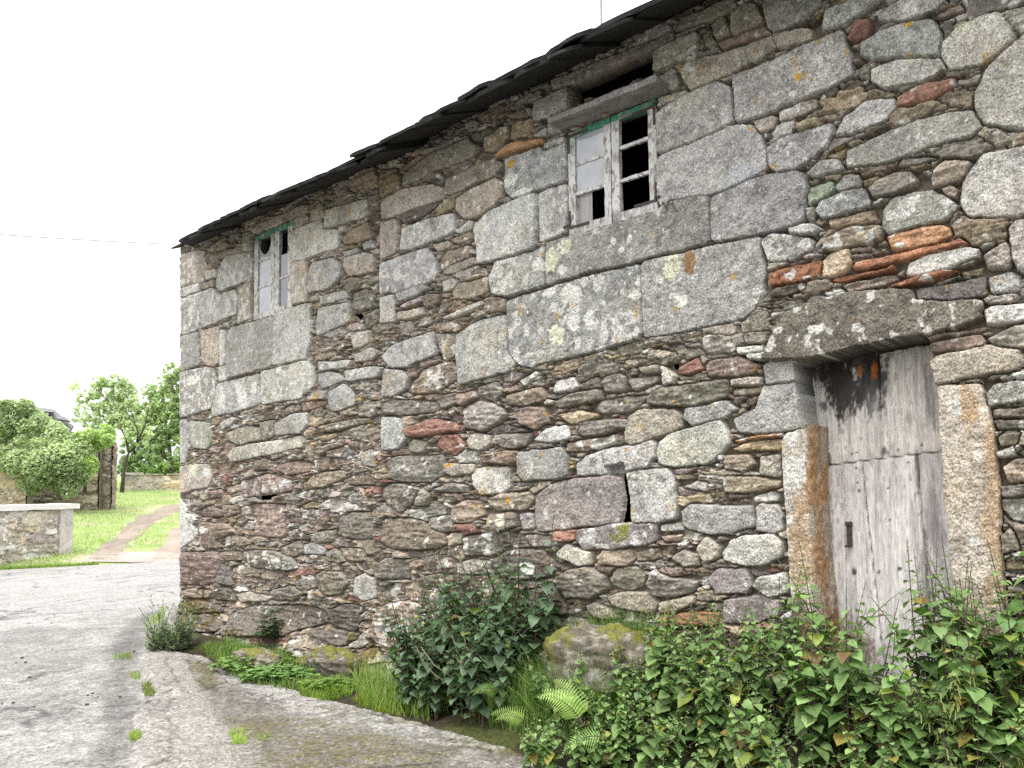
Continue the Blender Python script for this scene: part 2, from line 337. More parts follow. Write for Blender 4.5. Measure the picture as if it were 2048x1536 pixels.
    for (x, z, rx, rz, col) in spots:
        w_ = win(x - rx, x + rx, z - rz, z + rz, .05); rr = np.sqrt(((S[w_] - x) / rx) ** 2 + ((Z[w_] - z) / rz) ** 2) + (fbm(S[w_] * 40, Z[w_] * 40, seed + 80, 2) - .5) * .9
        a = (1 - sstep(.85, 1.05, rr))[..., None] * .92; C[w_] = C[w_] * (1 - a) + a * np.array(col) * (.85 + .3 * v2[w_])[..., None]
    grain = np.where(has, np.where(sch, .62, .9), .3)
    cut = np.zeros(sh, bool)
    for P, depth, do_cut in openings:
        P = np.array(P, float); w_ = win(P[:, 0].min(), P[:, 0].max(), P[:, 1].min(), P[:, 1].max(), .1)
        d = sdf(P, S[w_] * .3 + Sw[w_] * .7, Z[w_] * .3 + Zw[w_] * .7); i_ = d > 0
        H[w_] = np.where(i_, -depth, H[w_])
        if do_cut: cut[w_] |= d > (.012 if depth > .1 else .007)
    return H, np.clip(C, .01, .85), grain, cut, own
def grid_faces(nr, nc):
    i = np.arange(nr * nc).reshape(nr, nc); return np.stack([i[:-1, :-1], i[:-1, 1:], i[1:, 1:], i[1:, :-1]], -1).reshape(-1, 4)
def submesh(name, V, Fq, C, G, sel, mat, parent):
    f = Fq[sel]; u, inv = np.unique(f, return_inverse=True)
    return mesh_np(name, V[u], inv.reshape(-1, 4), mat, parent, True, C[u], G[u])
# ------------------------------------------------------------------ the stone house
HOUSE = empty('stone_house', W0, math.atan2(E[1], E[0]))
tag(HOUSE, 'old two-storey farmhouse of grey granite blocks and slate rubble with broken casement windows', 'house')
STONES = []
for ln in '''w 365,509 408,498 413,533 406,562 362,576
g 361,578 398,566 398,582 360,596
w 399,568 428,560 429,574 399,581
l 409,541 432,537 434,554 412,560
g 434,541 440,525 449,513 502,500 503,556 438,581 431,576
g 361,598 424,576 438,589 469,578 475,595 473,625 436,642 363,671 360,654
w 481,572 502,556 503,634 476,650 477,582
b 413,498 455,474 461,492 418,505
w 418,509 483,492 485,503 457,509 434,521 414,533
w 485,468 502,459 503,498 485,502
w 488,459 576,420 584,435 508,466
w 577,421 617,408 619,423 586,437
l 588,439 613,425 619,435 600,451 587,459
l 652,420 735,396 737,431 652,455 649,453
w 621,420 649,412 651,431 621,443
g 585,459 641,437 645,457 672,459 674,494 633,509 584,525
w 582,525 613,519 615,588 613,601 577,609
g 627,525 668,515 680,529 682,550 662,574 617,586 617,556 621,535
w 686,515 727,504 746,509 750,541 697,554 686,537
b 684,484 692,464 742,439 746,478 688,490
g 682,502 715,494 717,504 684,513
g 725,486 746,478 748,496 727,500
g 639,591 688,580 697,595 639,609
g 635,615 695,603 699,642 631,671 629,654
d 701,584 731,576 750,595 742,617 711,623 699,615
g 459,658 549,627 547,700 543,732 457,759
g 550,627 619,603 621,673 611,718 545,731 549,700
g 362,672 398,664 400,700 398,730 360,743
w 402,662 436,652 440,700 436,728 420,735 405,720
l 441,660 455,662 453,725 441,735
g 357,745 424,731 435,758 432,782 422,817 358,837
g 436,735 455,729 455,759 438,764
g 438,768 522,747 523,809 426,835 424,825 434,778
g 524,743 610,720 627,731 629,768 600,796 525,809
g 355,841 371,839 375,848 377,895 367,927 353,925
g 377,841 418,846 428,866 426,880 416,899 385,897 378,876
w 356,932 422,928 426,960 418,973 358,987
g 443,848 465,833 477,839 445,862
w 453,866 496,850 518,856 520,880 473,889 451,876
w 519,844 545,841 547,872 524,882
g 549,848 582,829 611,825 615,848 600,868 551,870
d 563,815 582,809 600,809 598,821 563,831
r 600,805 650,800 648,811 602,823
l 469,895 600,872 609,876 602,895 481,921 463,923 459,911
g 635,723 701,720 691,735 635,741
g 637,745 660,743 680,751 684,761 652,774 641,778 636,763
g 686,741 745,733 762,737 757,753 690,762
g 654,782 684,768 701,778 711,809 662,825 652,802
d 637,852 711,837 740,835 740,845 641,866
b 635,895 680,884 682,891 637,911
t 635,874 670,864 672,874 641,884
r 559,930 594,919 619,927 617,942 574,950 553,940
b 508,923 533,917 535,938 506,942
r 477,962 535,946 580,960 582,981 555,988 481,995 475,979
b 602,968 633,944 688,940 692,956 652,973 604,981
b 692,956 740,940 750,970 697,971
b 447,975 475,968 475,983 457,989
r 414,983 443,977 447,993 416,999
g 717,905 745,900 750,935 724,930
g 355,990 371,1012 373,1039 398,1064 377,1086 357,1100 356,1058
r 382,1023 422,1010 442,1021 442,1033 404,1035
r 443,1012 475,1008 477,1029 449,1033
r 404,1043 457,1049 469,1064 434,1080 449,1096 406,1098 400,1059
r 361,1105 438,1102 438,1129 424,1168 393,1172 361,1168
r 498,1006 547,1008 567,1012 572,1070 561,1076 506,1072 502,1039
w 481,1016 494,1012 496,1029 481,1033
t 601,1010 621,1003 645,1008 639,1016 602,1017
d 574,1063 592,1057 619,1072 617,1080 578,1080
d 619,1072 637,1063 670,1057 668,1082 633,1088
d 674,1070 680,1035 701,1023 742,1025 748,1050 745,1078 700,1078
d 485,1103 510,1100 555,1103 584,1117 598,1137 574,1141 506,1137 486,1121
d 561,1094 602,1082 606,1105 590,1115 561,1109
g 606,1090 627,1086 651,1098 649,1109 608,1107
d 652,1101 670,1096 692,1123 682,1127 652,1121
b 672,1094 721,1098 727,1121 697,1127
d 441,1127 457,1133 465,1172 432,1166
b 465,1135 484,1129 490,1141 477,1150 463,1144
b 443,1105 481,1103 482,1121 449,1121
d 629,1150 645,1141 682,1144 699,1166 682,1189 645,1191 627,1176
l 709,1156 731,1148 748,1156 750,1195 727,1203 707,1191
D 424,1184 438,1174 461,1176 473,1203 426,1199
w 475,1187 500,1184 539,1195 533,1203 481,1203
d 535,1182 584,1170 604,1187 590,1201 545,1201
l 613,1182 625,1178 623,1199 613,1199
D 465,1227 496,1213 584,1209 645,1217 652,1225 643,1250 594,1260 570,1273 481,1268 467,1244
D 652,1221 692,1207 731,1215 711,1264 672,1260
b 356,1182 379,1176 422,1182 414,1197 356,1197
D 360,1205 395,1201 449,1213 449,1225 406,1227 362,1227
D 362,1230 414,1227 451,1234 457,1260 370,1262
b 364,1268 418,1262 465,1270 461,1289 370,1301
t 700,367 708,344 753,332 757,371 720,387 700,381
t 759,344 794,334 801,367 790,381 761,395
w 804,375 804,350 860,307 934,275 956,293 946,312 876,338 825,365
b 798,342 837,309 848,311 809,340
w 761,439 762,402 802,379 864,369 886,373 888,395 856,406 809,426
w 889,387 893,359 954,328 989,316 1007,328 989,350 954,365 905,391
w 911,420 913,395 973,361 989,355 1005,365 1005,393 985,412 954,432 927,436
o 1020,287 1083,275 1083,287 1024,301 989,316 997,307
g 1008,367 1010,318 1078,293 1084,302 1129,285 1129,360 1025,397 1013,385
g 1084,287 1129,271 1129,283 1084,299
g 950,445 970,426 1022,402 1071,385 1072,498 954,529 952,494 944,461
g 1073,385 1129,365 1131,461 1109,473 1078,484
B 798,441 817,420 888,400 860,426 817,447
w 761,445 792,438 800,457 796,504 761,521
g 804,457 856,438 911,426 909,461 868,482 817,500 798,502
l 907,461 940,438 948,445 942,457 915,467
b 899,480 942,463 944,479 915,488
w 864,490 895,479 899,490 872,504
b 876,527 888,502 934,490 950,506 930,520 882,539
w 888,549 903,529 952,514 952,529 907,547
g 760,527 856,494 870,518 876,545 868,560 790,585 758,587
G 991,523 1061,506 1088,490 1090,570 1050,581 1012,593 985,590 979,555
g 1092,485 1131,474 1228,447 1320,417 1335,400 1370,396 1400,390 1416,396 1418,484 1280,520 1166,548 1092,570
G 1010,600 1148,560 1281,526 1285,675 1170,708 1055,735 1036,728 1017,700
g 1283,525 1420,489 1518,470 1524,540 1521,584 1505,620 1480,637 1294,676 1287,675
g 913,667 962,640 1010,630 1014,702 1032,726 1016,743 917,767 911,716
g 759,712 786,687 866,663 870,708 817,732 778,737
l 761,790 766,739 802,741 815,755 811,780 782,794
b 817,771 845,737 899,722 911,735 911,761 876,784 821,790
l 759,595 786,589 792,642 759,646
g 792,585 846,568 856,577 837,589 798,603
p 796,611 852,589 846,605 798,618
w 794,624 845,614 846,628 821,636 794,640
b 848,611 854,587 880,587 876,607 856,618
r 882,595 886,587 905,587 899,597
g 884,562 907,556 921,562 905,579 886,585
w 907,583 917,566 977,554 977,583 944,597 907,597
w 882,638 960,599 968,607 915,634
b 968,624 971,597 1010,597 1009,622 983,628
w 948,632 966,620 973,628 952,640
d 725,632 755,616 757,644 731,657
l 700,671 714,661 737,661 735,687 706,698
l 704,710 739,695 753,704 745,722 708,724
w 872,669 911,665 909,712 887,720 874,687
d 764,808 794,798 864,802 882,814 872,825 798,831 766,829
d 872,796 911,784 913,804 887,820
r 915,788 946,780 950,794 919,812
d 952,773 993,763 1005,788 993,806 954,792
d 923,818 954,802 991,806 1013,828 1003,846 985,854 964,862 930,855
b 1013,788 1081,773 1095,800 1052,812 1011,808
r 1030,831 1052,814 1091,811 1101,845 1074,860 1045,850
g 1038,761 1071,741 1081,747 1048,773
g 764,834 800,836 813,877 798,897 762,901
R 805,860 872,836 923,850 919,860 872,868 821,875
l 815,889 825,877 852,885 845,905 815,905
R 866,887 884,868 913,868 932,893 911,911 887,907
w 934,881 952,868 983,871 985,889 960,901 940,897
d 989,887 993,870 1067,864 1052,893 1013,899
r 962,909 1036,901 1036,924 1020,930 964,924
g 1037,905 1125,893 1137,914 1137,953 1049,963 1037,948
d 772,926 788,912 887,910 889,950 866,963 809,965 776,959
w 891,928 948,928 948,946 903,952 889,944
l 944,948 954,936 1020,932 1022,975 1005,987 964,991 946,971
d 763,975 784,965 843,975 825,1006 798,1028 770,1008 761,991
d 845,975 862,991 856,1010 833,1012
d 864,979 905,965 938,971 936,985 882,985
b 903,1043 907,1012 930,998 962,1002 968,1030 934,1047
b 970,1002 1005,987 1061,983 1073,998 1057,1022 993,1022
d 970,1026 1032,1026 1036,1053 1005,1061 971,1061
g 1038,1026 1067,1026 1071,1059 1042,1061
p 1072,1030 1074,991 1109,963 1148,959 1219,950 1241,957 1248,1006 1240,1045 1156,1055 1078,1063
g 1252,946 1332,934 1350,959 1354,1036 1312,1043 1263,1045
g 1152,928 1176,909 1234,895 1305,881 1312,887 1310,914 1295,934 1252,942 1211,948 1152,952
p 1156,1061 1234,1047 1314,1045 1314,1082 1293,1090 1195,1100 1170,1098 1156,1080
g 1313,905 1319,884 1340,866 1380,858 1440,840 1453,862 1455,885 1420,925 1345,932 1315,925
w 1250,864 1258,833 1277,818 1350,818 1365,830 1365,855 1331,869 1270,889 1253,884
d 1294,794 1319,777 1428,760 1450,757 1455,794 1431,799 1416,813 1343,813 1297,808
r 1402,730 1416,720 1477,711 1521,730 1502,747 1453,752 1416,755
l 1323,730 1350,750 1345,767 1328,772
R 1355,733 1392,711 1402,738 1375,750 1355,747
d 1275,735 1316,728 1319,745 1284,747
d 1201,767 1209,752 1240,747 1253,764 1250,786 1209,786
d 1255,760 1314,750 1316,764 1270,786
l 1107,786 1111,762 1148,752 1157,774 1148,781
d 1157,772 1196,752 1201,777 1157,779
d 1099,811 1131,789 1199,779 1204,801 1123,816
d 1192,821 1201,801 1292,789 1294,801 1258,823 1206,830
t 1111,830 1157,821 1194,828 1196,835 1143,850
d 1153,864 1162,843 1250,838 1253,855 1206,869 1160,872
g 1067,882 1094,855 1133,850 1143,877 1099,884
b 1131,904 1135,884 1245,867 1250,882 1196,899
g 1365,840 1372,816 1450,801 1475,816 1450,833 1387,855
g 1466,837 1510,814 1524,770 1551,765 1600,762 1627,773 1641,820 1641,852 1510,869 1474,861
g 1523,729 1539,721 1595,720 1624,735 1621,755 1589,764 1530,771
p 1826,579 1967,552 1970,591 1870,602 1828,598
b 1849,673 1972,650 1970,661 1858,679
r 1855,685 1958,667 1970,682 1964,694 1858,705
w 1855,726 1873,711 1975,691 2034,697 2043,714 2040,735 1975,749 1870,770 1858,755
g 1964,620 1984,609 2048,606 2063,609 2063,638 1990,650 1972,647
d 1972,679 2028,650 2063,644 2063,694 1984,688
g 1967,790 1990,767 2052,761 2057,802 1975,815
d 1987,822 2060,814 2060,835 1990,838
d 1990,842 2060,840 2060,858 1995,860
d 1996,875 2019,861 2040,866 2031,890 1999,893
g 1993,902 2025,893 2031,913 1996,913
b 2005,934 2028,919 2060,919 2060,963 2019,966
d 2002,973 2052,968 2052,991 2005,994
d 1999,1014 2005,997 2052,994 2052,1047 2019,1041
w 2002,1073 2022,1058 2037,1099 2005,1108
d 1486,664 1536,661 1533,685 1486,685
l 1471,694 1527,688 1527,702 1474,708
g 1495,708 1527,705 1527,720 1498,717
w 1460,758 1521,752 1521,767 1463,773
t 1463,779 1521,770 1518,784 1466,793
o 1463,878 1565,865 1568,872 1471,883
t 1457,896 1489,884 1565,877 1565,899 1483,902
w 1518,913 1562,905 1562,954 1518,951
b 1448,910 1492,907 1512,928 1489,943 1448,937
b 1448,951 1507,954 1559,960 1559,975 1492,987 1448,984
l 1361,975 1389,963 1415,965 1415,985
l 1504,994 1545,982 1559,988 1556,1003 1504,1006
g 1510,1017 1518,1009 1553,1009 1565,1026 1565,1061 1545,1067 1510,1058
g 1364,1022 1381,1010 1500,1012 1506,1050 1465,1070 1415,1068 1368,1050
l 1447,1107 1464,1085 1495,1072 1545,1067 1565,1085 1565,1110 1536,1125 1490,1132 1450,1120
g 1507,1173 1515,1155 1574,1143 1580,1184 1536,1196
p 1415,1156 1435,1137 1492,1137 1503,1172 1495,1187 1430,1187
p 1448,1200 1507,1193 1565,1202 1559,1228 1507,1249 1448,1246
g 1562,1231 1589,1214 1592,1243 1565,1243
l 1114,1105 1137,1088 1181,1105 1181,1129 1156,1132 1117,1115
b 1195,1112 1205,1100 1259,1100 1271,1117 1256,1132 1203,1129
b 1266,1105 1315,1095 1322,1115 1305,1122 1273,1122
w 1339,1117 1366,1095 1396,1110 1403,1132 1366,1134
w 1396,1098 1410,1073 1442,1095 1439,1117 1415,1127
D 985,1120 1010,1102 1049,1096 1085,1101 1122,1134 1093,1157 1040,1160 995,1150
d 1112,1161 1137,1139 1176,1134 1212,1151 1217,1176 1181,1200 1137,1193
d 1217,1156 1234,1134 1273,1132 1293,1151 1281,1176 1247,1183 1220,1171
d 1295,1166 1308,1139 1342,1156 1396,1161 1388,1183 1342,1198 1308,1193
w 1217,1195 1244,1186 1298,1188 1317,1208 1313,1222 1293,1227 1225,1212
w 1171,1212 1190,1203 1220,1220 1247,1237 1208,1242 1183,1234
D 1037,1181 1110,1173 1139,1208 1137,1227 1073,1232 1037,1215
l 1117,1247 1137,1232 1176,1242 1176,1259 1122,1259
o 1315,1234 1366,1225 1444,1227 1439,1249 1342,1259
g 1281,1247 1317,1234 1325,1256 1283,1261
w 1320,1205 1391,1190 1391,1208 1347,1225 1320,1225
p 1051,1071 1107,1071 1115,1090 1098,1095 1059,1093
R 1105,1063 1156,1059 1154,1080 1117,1085
l 1317,1049 1366,1044 1369,1061 1322,1063
r 1317,1071 1364,1068 1359,1081 1330,1085
b 760,1036 817,1036 860,1045 893,1069 895,1088 876,1098 807,1100 776,1098 760,1080
d 860,1034 903,1030 911,1061 887,1065 862,1061
w 895,1071 911,1065 927,1065 923,1086 899,1092
d 927,1071 999,1063 1005,1100 981,1112 928,1112
d 749,1135 773,1116 817,1118 820,1157 756,1160
r 744,1262 759,1221 780,1206 820,1200 870,1225 880,1290 810,1302 760,1285
d 912,1126 944,1118 983,1123 981,1148 920,1148
b 832,1157 876,1148 910,1150 908,1172 837,1172
d 700,1221 715,1216 749,1231 746,1243 700,1236
d 700,1275 727,1270 742,1287 732,1294 700,1297
t 732,1301 759,1294 773,1321 756,1326 734,1311
D 616,1264 665,1246 720,1272 720,1290 682,1290
w 1352,59 1362,32 1472,-5 1472,15 1411,42
g 1305,102 1311,94 1395,64 1397,94 1377,113 1305,145
g 1311,157 1348,135 1358,170 1312,190
g 1312,195 1371,176 1377,186 1312,215
w 1418,44 1448,27 1462,63 1433,81
w 1462,22 1496,5 1511,10 1526,42 1467,71 1460,59
r 1433,83 1531,46 1536,63 1443,98
w 1365,139 1399,120 1543,71 1553,93 1506,125 1382,181 1367,159
g 1313,228 1350,198 1435,161 1463,171 1466,246 1412,270 1313,308
g 1467,151 1553,117 1594,95 1655,68 1684,59 1697,98 1704,151 1643,181 1553,217 1470,247
g 1526,20 1528,-10 1640,-20 1645,8 1584,49 1548,68 1536,54
g 1645,54 1653,20 1704,0 1780,-12 1716,29 1692,49 1645,59
w 1545,71 1621,51 1623,78 1560,98
B 1589,54 1643,22 1648,24 1631,42 1599,54
g 1313,312 1470,250 1502,250 1520,270 1531,298 1533,334 1497,356 1420,388 1375,396 1313,410
g 1418,409 1424,392 1526,351 1575,337 1604,345 1610,374 1608,435 1598,445 1518,466 1420,482
g 1533,293 1560,276 1662,242 1667,259 1648,293 1604,330 1570,347 1538,332
w 1506,242 1543,227 1553,234 1545,259 1516,266
w 1555,220 1633,195 1643,212 1589,237 1557,242
g 1609,352 1638,320 1677,317 1684,339 1643,354
g 1671,268 1687,234 1730,199 1785,195 1789,215 1769,240 1703,264
g 1722,88 1757,64 1812,47 1865,37 1880,62 1884,109 1800,114 1745,120 1722,115
g 1744,139 1804,117 1884,112 1896,133 1843,160 1769,174 1744,162
l 1880,92 1912,55 1970,29 2002,27 2031,72 2009,92 1960,125 1898,135
g 1949,189 1970,137 2009,98 2060,60 2080,258 2036,256 1968,246 1953,211
l 2005,22 2060,10 2060,58 2034,68
g 1755,29 1804,-5 1892,-5 1873,16 1796,43 1757,39
R 1695,78 1712,39 1738,37 1744,51 1734,78 1703,84
R 1791,213 1793,193 1843,166 1910,154 1908,172 1855,199 1816,211
r 1873,29 1918,6 1925,20 1882,35 1871,35
g 1690,336 1692,300 1770,262 1830,240 1898,222 1949,217 1963,252 1940,270 1850,297 1765,325
g 1669,374 1683,349 1714,347 1720,372 1677,382
d 1732,378 1753,357 1785,343 1820,341 1834,357 1828,366 1785,386 1744,394
d 1793,333 1802,316 1859,312 1877,318 1834,329
b 1859,359 1867,335 1890,320 1941,318 1929,345 1914,362 1863,374
r 1880,376 1898,368 1918,378 1912,392 1892,392
G 1763,456 1765,417 1781,396 1824,382 1859,378 1882,390 1916,409 1908,421 1882,437 1804,456 1773,466
l 1921,407 1925,364 1947,329 1970,306 2060,290 2060,425 1941,435 1927,425
g 1631,420 1640,400 1683,384 1726,374 1740,398 1738,409 1687,421 1640,435
t 1648,437 1742,415 1753,433 1742,441 1656,454
b 1644,500 1650,474 1687,454 1757,448 1763,462 1759,480 1722,491
o 1767,472 1834,448 1886,445 1900,456 1906,470 1843,491 1789,503 1773,484
O 1703,536 1711,521 1796,505 1921,476 1935,486 1843,511 1785,523 1726,540
l 1806,548 1814,525 1863,505 1931,491 1955,497 1953,511 1902,530 1832,550
O 1656,558 1668,552 1765,538 1785,527 1785,540 1677,564
b 1681,573 1693,566 1785,546 1794,556 1765,571 1693,585
O 1771,577 1781,568 1882,540 1912,540 1880,556 1804,573
t 1919,542 1962,532 1960,548 1921,550
w 1964,511 2009,482 2023,513 2015,536 1972,538
g 1972,554 2015,540 2037,550 2035,583 1976,585
l 2015,454 2027,439 2060,435 2060,554 2031,534 2019,505
t 1639,550 1645,517 1661,503 1696,497 1701,519 1692,542 1659,552
O 1528,542 1639,517 1643,527 1639,552 1532,571
G 1522,476 1545,464 1580,470 1621,476 1621,497 1584,517 1532,521
g 1580,468 1575,456 1620,445 1637,456 1623,468
d 1610,437 1610,413 1627,411 1629,437
n 1612,394 1614,374 1666,361 1670,380 1643,394 1614,407
D 1534,593 1545,573 1612,562 1610,575 1565,589
g 1064,230 1068,201 1133,172 1135,211 1094,234 1066,242
w 1098,158 1293,84 1344,59 1346,76 1305,94 1137,166 1100,178
w 1018,219 1039,195 1082,176 1084,191 1047,211
b 1016,232 1047,211 1061,217 1059,230 1020,236
t 1020,279 1025,244 1064,234 1064,254 1051,271
t 960,299 964,271 993,254 1016,252 1016,273 1001,289 973,303
g 1094,271 1096,248 1113,252 1127,262
g 1062,271 1092,252 1092,268 1068,273
D 864,369 868,359 889,357 887,373
b 848,363 856,352 882,344 886,355 866,363'''.strip().splitlines():
    q = ln.split(); STONES.append((q[0], [wall(*map(float, p.split(','))) for p in q[1:]]))
n_traced = len(STONES)
px = lambda s: [wall(*map(float, p.split(','))) for p in s.split()]
LINTEL = len(STONES); STONES.append(('k', px('1530,717 1565,629 1630,603 1688,587 1788,578 1820,582 1826,600 1961,600 1962,635 1946,644 1849,672 1712,696 1636,714 1553,720')))
JAMB_L = len(STONES); STONES.append(('w', px('1566,885 1575,866 1616,858 1621,950 1628,1060 1642,1200 1656,1330 1600,1345 1584,1150 1573,1000')))
JAMB_R = len(STONES); STONES.append(('w', px('1872,772 1962,768 1990,870 2000,990 1998,1060 2012,1190 2022,1350 1925,1360 1906,1190 1893,1060 1880,900')))
RW = (5.803, 6.515, 3.372, 4.110); LW = (1.560, 2.295, 3.438, 4.345)      # the two windows: s0, s1, z0, z1
rect = lambda a, e=0: [(a[0] - e, a[2] - e), (a[1] + e, a[2] - e), (a[1] + e, a[3] + e), (a[0] - e, a[3] + e)]
DOOR = px('1586,726 1712,694 1852,668 1858,720 1876,790 1884,905 1897,1060 1910,1190 1935,1400 1640,1400 1648,1330 1634,1200 1622,1060 1616,950 1614,862 1602,858 1598,820 1590,765')
OPEN = [(rect(RW, .006), .16, True), (rect(LW, .006), .16, True), (px('1141,210 1141,170 1302,97 1302,150'), .12, True), (DOOR, .30, True),
        (px('1240,922 1251,925 1264,1046 1240,1048 1247,1008 1242,960'), .03, True), (px('1210,932 1246,924 1247,948 1216,950'), .10, False),
        (px('512,990 545,986 547,1000 514,1002'), .05, True), (px('1335,724 1352,722 1353,738 1340,742'), .05, True), (px('700,626 718,622 726,632 712,640'), .04, True),
        (px('1243,540 1243,540.5 1243.5,540'), .01, False)]
tg = np.linspace(-.55, -.012, 46); xs = np.arange(360, 2052, 1.15); tw = []
for x in xs: tw.append(wall(x, 1000)[0] * 1.0)
tw = np.array(tw); tw = np.concatenate([[0.0], tw[tw > .006]]); tw = np.concatenate([tw, np.arange(tw[-1] + .012, 10.02, .012)])
TC = np.concatenate([tg, tw]); ZR = np.arange(-.32, 4.66, .0048)
Tg, Zg = np.meshgrid(TC, ZR); SCOR = -.005 - .033 * Zg + .012 * (fbm(Zg * 3, Zg * 0 + 2, 5, 3) - .5)
Sg = Tg + SCOR * np.clip(1 - Tg / 2.0, 0, 1) * (Tg >= 0) + SCOR * (Tg < 0)
def fill_type(x, z, rg):
    low = z < 2.3 and x < 7.3; r = rg.random()
    if x > 8.45: return 'gwdblgwd'[int(r * 8)]
    if low: return 'bbdrdbwdpbbdrbldbRdrtbdb'[int(r * 24)]
    if 3.0 > z and x < 4.5: return 'bbdwrdbwdbbd'[int(r * 12)]
    return 'bdwdbdwdbbdBpt'[int(r * 14)]
FILL = [(500, .16, .34, .09, .18, .05, (8.42, 10.1, -.4, 4.7), fill_type), (2600, .09, .17, .035, .065, .06, None, fill_type), (5000, .07, .13, .025, .04, .08, None, fill_type),
        (14000, .05, .12, .012, .024, .10, None, fill_type), (26000, .025, .07, .008, .016, .15, None, fill_type), (26000, .014, .035, .006, .011, .2, None, fill_type)]
LIC = (.60, .60, .55); OCH = (.50, .28, .04); PALE = (.58, .58, .44); RUST = (.26, .15, .07)
SPOTS = []
for (x, y, rx, ry, c) in [(1115, 670, 17, 19, PALE), (1142, 588, 22, 20, LIC), (1150, 640, 14, 26, LIC), (1345, 533, 17, 28, PALE), (1362, 600, 14, 18, LIC), (1378, 525, 12, 22, RUST),
        (1133, 492, 14, 15, PALE), (1103, 520, 16, 22, PALE), (1080, 530, 14, 14, LIC), (1228, 482, 6, 9, LIC), (1262, 478, 6, 8, LIC), (1245, 500, 6, 6, LIC), (1005, 1042, 10, 12, PALE),
        (1058, 1137, 14, 12, LIC), (973, 1068, 12, 8, LIC), (1598, 154, 7, 9, OCH), (1022, 328, 7, 7, OCH), (1818, 50, 9, 6, OCH), (1502, 256, 5, 4, OCH), (1488, 252, 6, 6, LIC),
        (1018, 1000, 5, 10, OCH), (1026, 1010, 5, 8, LIC), (1797, 488, 9, 8, LIC), (411, 1060, 7, 8, LIC), (388, 760, 14, 10, LIC), (446, 800, 8, 20, LIC), (488, 800, 10, 18, LIC), (510, 775, 6, 16, LIC),
        (480, 777, 6, 14, LIC), (388, 940, 10, 12, PALE), (415, 945, 8, 10, LIC), (560, 735, 6, 12, LIC), (613, 726, 10, 10, LIC), (1585, 190, 6, 8, LIC), (1150, 1055, 0.1, .1, LIC),
        (1250, 1058, 14, 12, (.20, .20, .06)), (1240, 1075, 22, 10, (.20, .2, .09)), (1640, 660, 16, 10, LIC), (1480, 350, 40, 20, (.44, .45, .46)), (1020, 360, 18, 14, LIC), (1045, 385, 20, 8, LIC),
        (1930, 50, 20, 14, PALE), (1985, 45, 20, 12, LIC), (1820, 20, 18, 14, LIC), (1440, 190, .1, .1, LIC), (1015, 480, 10, 8, LIC), (1010, 500, 8, 8, LIC), (900, 930, 6, 6, OCH),
        (860, 640, .1, .1, LIC), (1100, 585, 14, 8, LIC), (1125, 540, 10, 10, LIC), (1270, 590, 10, 10, LIC), (1180, 640, 12, 16, LIC), (1320, 560, 8, 8, LIC), (1350, 590, 12, 8, LIC)]:
    s_, z_ = wall(x, y); s1_, _ = wall(x + rx, y); _, z1_ = wall(x, y - ry); SPOTS.append((s_, z_, s1_ - s_, z1_ - z_, c))
Hw, Cw, Gw, CUT, OWN = masonry(Sg, Zg, TC, ZR, STONES, OPEN, FILL, 101, spots=SPOTS)
# big foundation stones stand proud at the foot; door surround a little proud, inner faces of the jambs rusty
Hw += .15 * (1 - sstep(-.05, .42, Zg)) * (1 - sstep(3.5, 5.0, Sg)) * (OWN >= 0)
Hw += np.where((OWN == LINTEL), .035, 0) + np.where((OWN == JAMB_R) | (OWN == JAMB_L), .02, 0)
moss = sstep(.52, .60, fbm(Sg * 6, Zg * 6, 300, 3) * .6 + fbm(Sg * 22, Zg * 22, 303, 3) * .4 + .17 * (1 - sstep(.10, .55, Zg)) + .10 * (1 - sstep(.3, 1.3, Sg)) - .17) * (1 - sstep(.45, .75, Zg)) * (1 - sstep(4.0, 5.2, Sg))
mc = np.array([.105, .085, .03]) * (.6 + .8 * fbm(Sg * 40, Zg * 40, 310, 2))[..., None]; mc[..., 0] *= (.7 + .6 * vn(Sg * 9, Zg * 9, 311))
Cw = Cw * (1 - moss[..., None] * .9) + mc * moss[..., None] * .9; Hw += moss * .012 * vn(Sg * 120, Zg * 120, 312)
dm = (Hw < -.27) & (Sg > 7.2) & (Sg < 8.4) & (Zg < 1.92)
Cw = np.where(dm[..., None], np.array([.34, .205, .10]) * (.35 + 1.3 * fbm(Sg * 20, Zg * 16, 313, 4))[..., None], Cw)
um = (Hw < -.25) & (Sg > 7.2) & (Sg < 8.4) & (Zg > 2.12); Cw = np.where(um[..., None], np.array([.03, .027, .024]), Cw)  # shade under the door lintel put into the colour of its underside
am = (Hw < -.1) & (Sg > 5.4) & (Sg < 6.9) & (Zg > 4.1); Cw = np.where(am[..., None], np.array([.07, .06, .05]), Cw)  # attic opening's reveal coloured dark, standing in for the shade inside
jam = ((OWN == JAMB_R) | (OWN == JAMB_L)); rust = sstep(.5, .62, fbm(Sg * 10, Zg * 4, 320, 3) + .25 * sstep(.05, -.05, np.abs(Sg - 7.5) - .02))
Cw = np.where(jam[..., None], Cw * (1 - .55 * rust[..., None]) + .55 * rust[..., None] * np.array([.36, .22, .10]), Cw)
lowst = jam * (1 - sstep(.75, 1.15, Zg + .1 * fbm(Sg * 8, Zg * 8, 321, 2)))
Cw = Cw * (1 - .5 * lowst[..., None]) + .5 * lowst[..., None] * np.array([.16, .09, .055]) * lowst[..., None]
cb = np.clip(np.abs(Tg) / .05, 0, 1); Hb = np.where(Tg < 0, Hw * .6 * cb, Hw * (.35 + .65 * cb))
VX = np.where(Tg >= 0, Sg, SCOR - Hb); VY = np.where(Tg >= 0, -Hb, -Tg); VX = np.where((Tg >= 0), VX - (1 - cb) * .0, VX)
V = np.stack([VX, VY, Zg], -1).reshape(-1, 3); FQ = grid_faces(*Tg.shape); CC = Cw.reshape(-1, 3); GG = Gw.ravel()
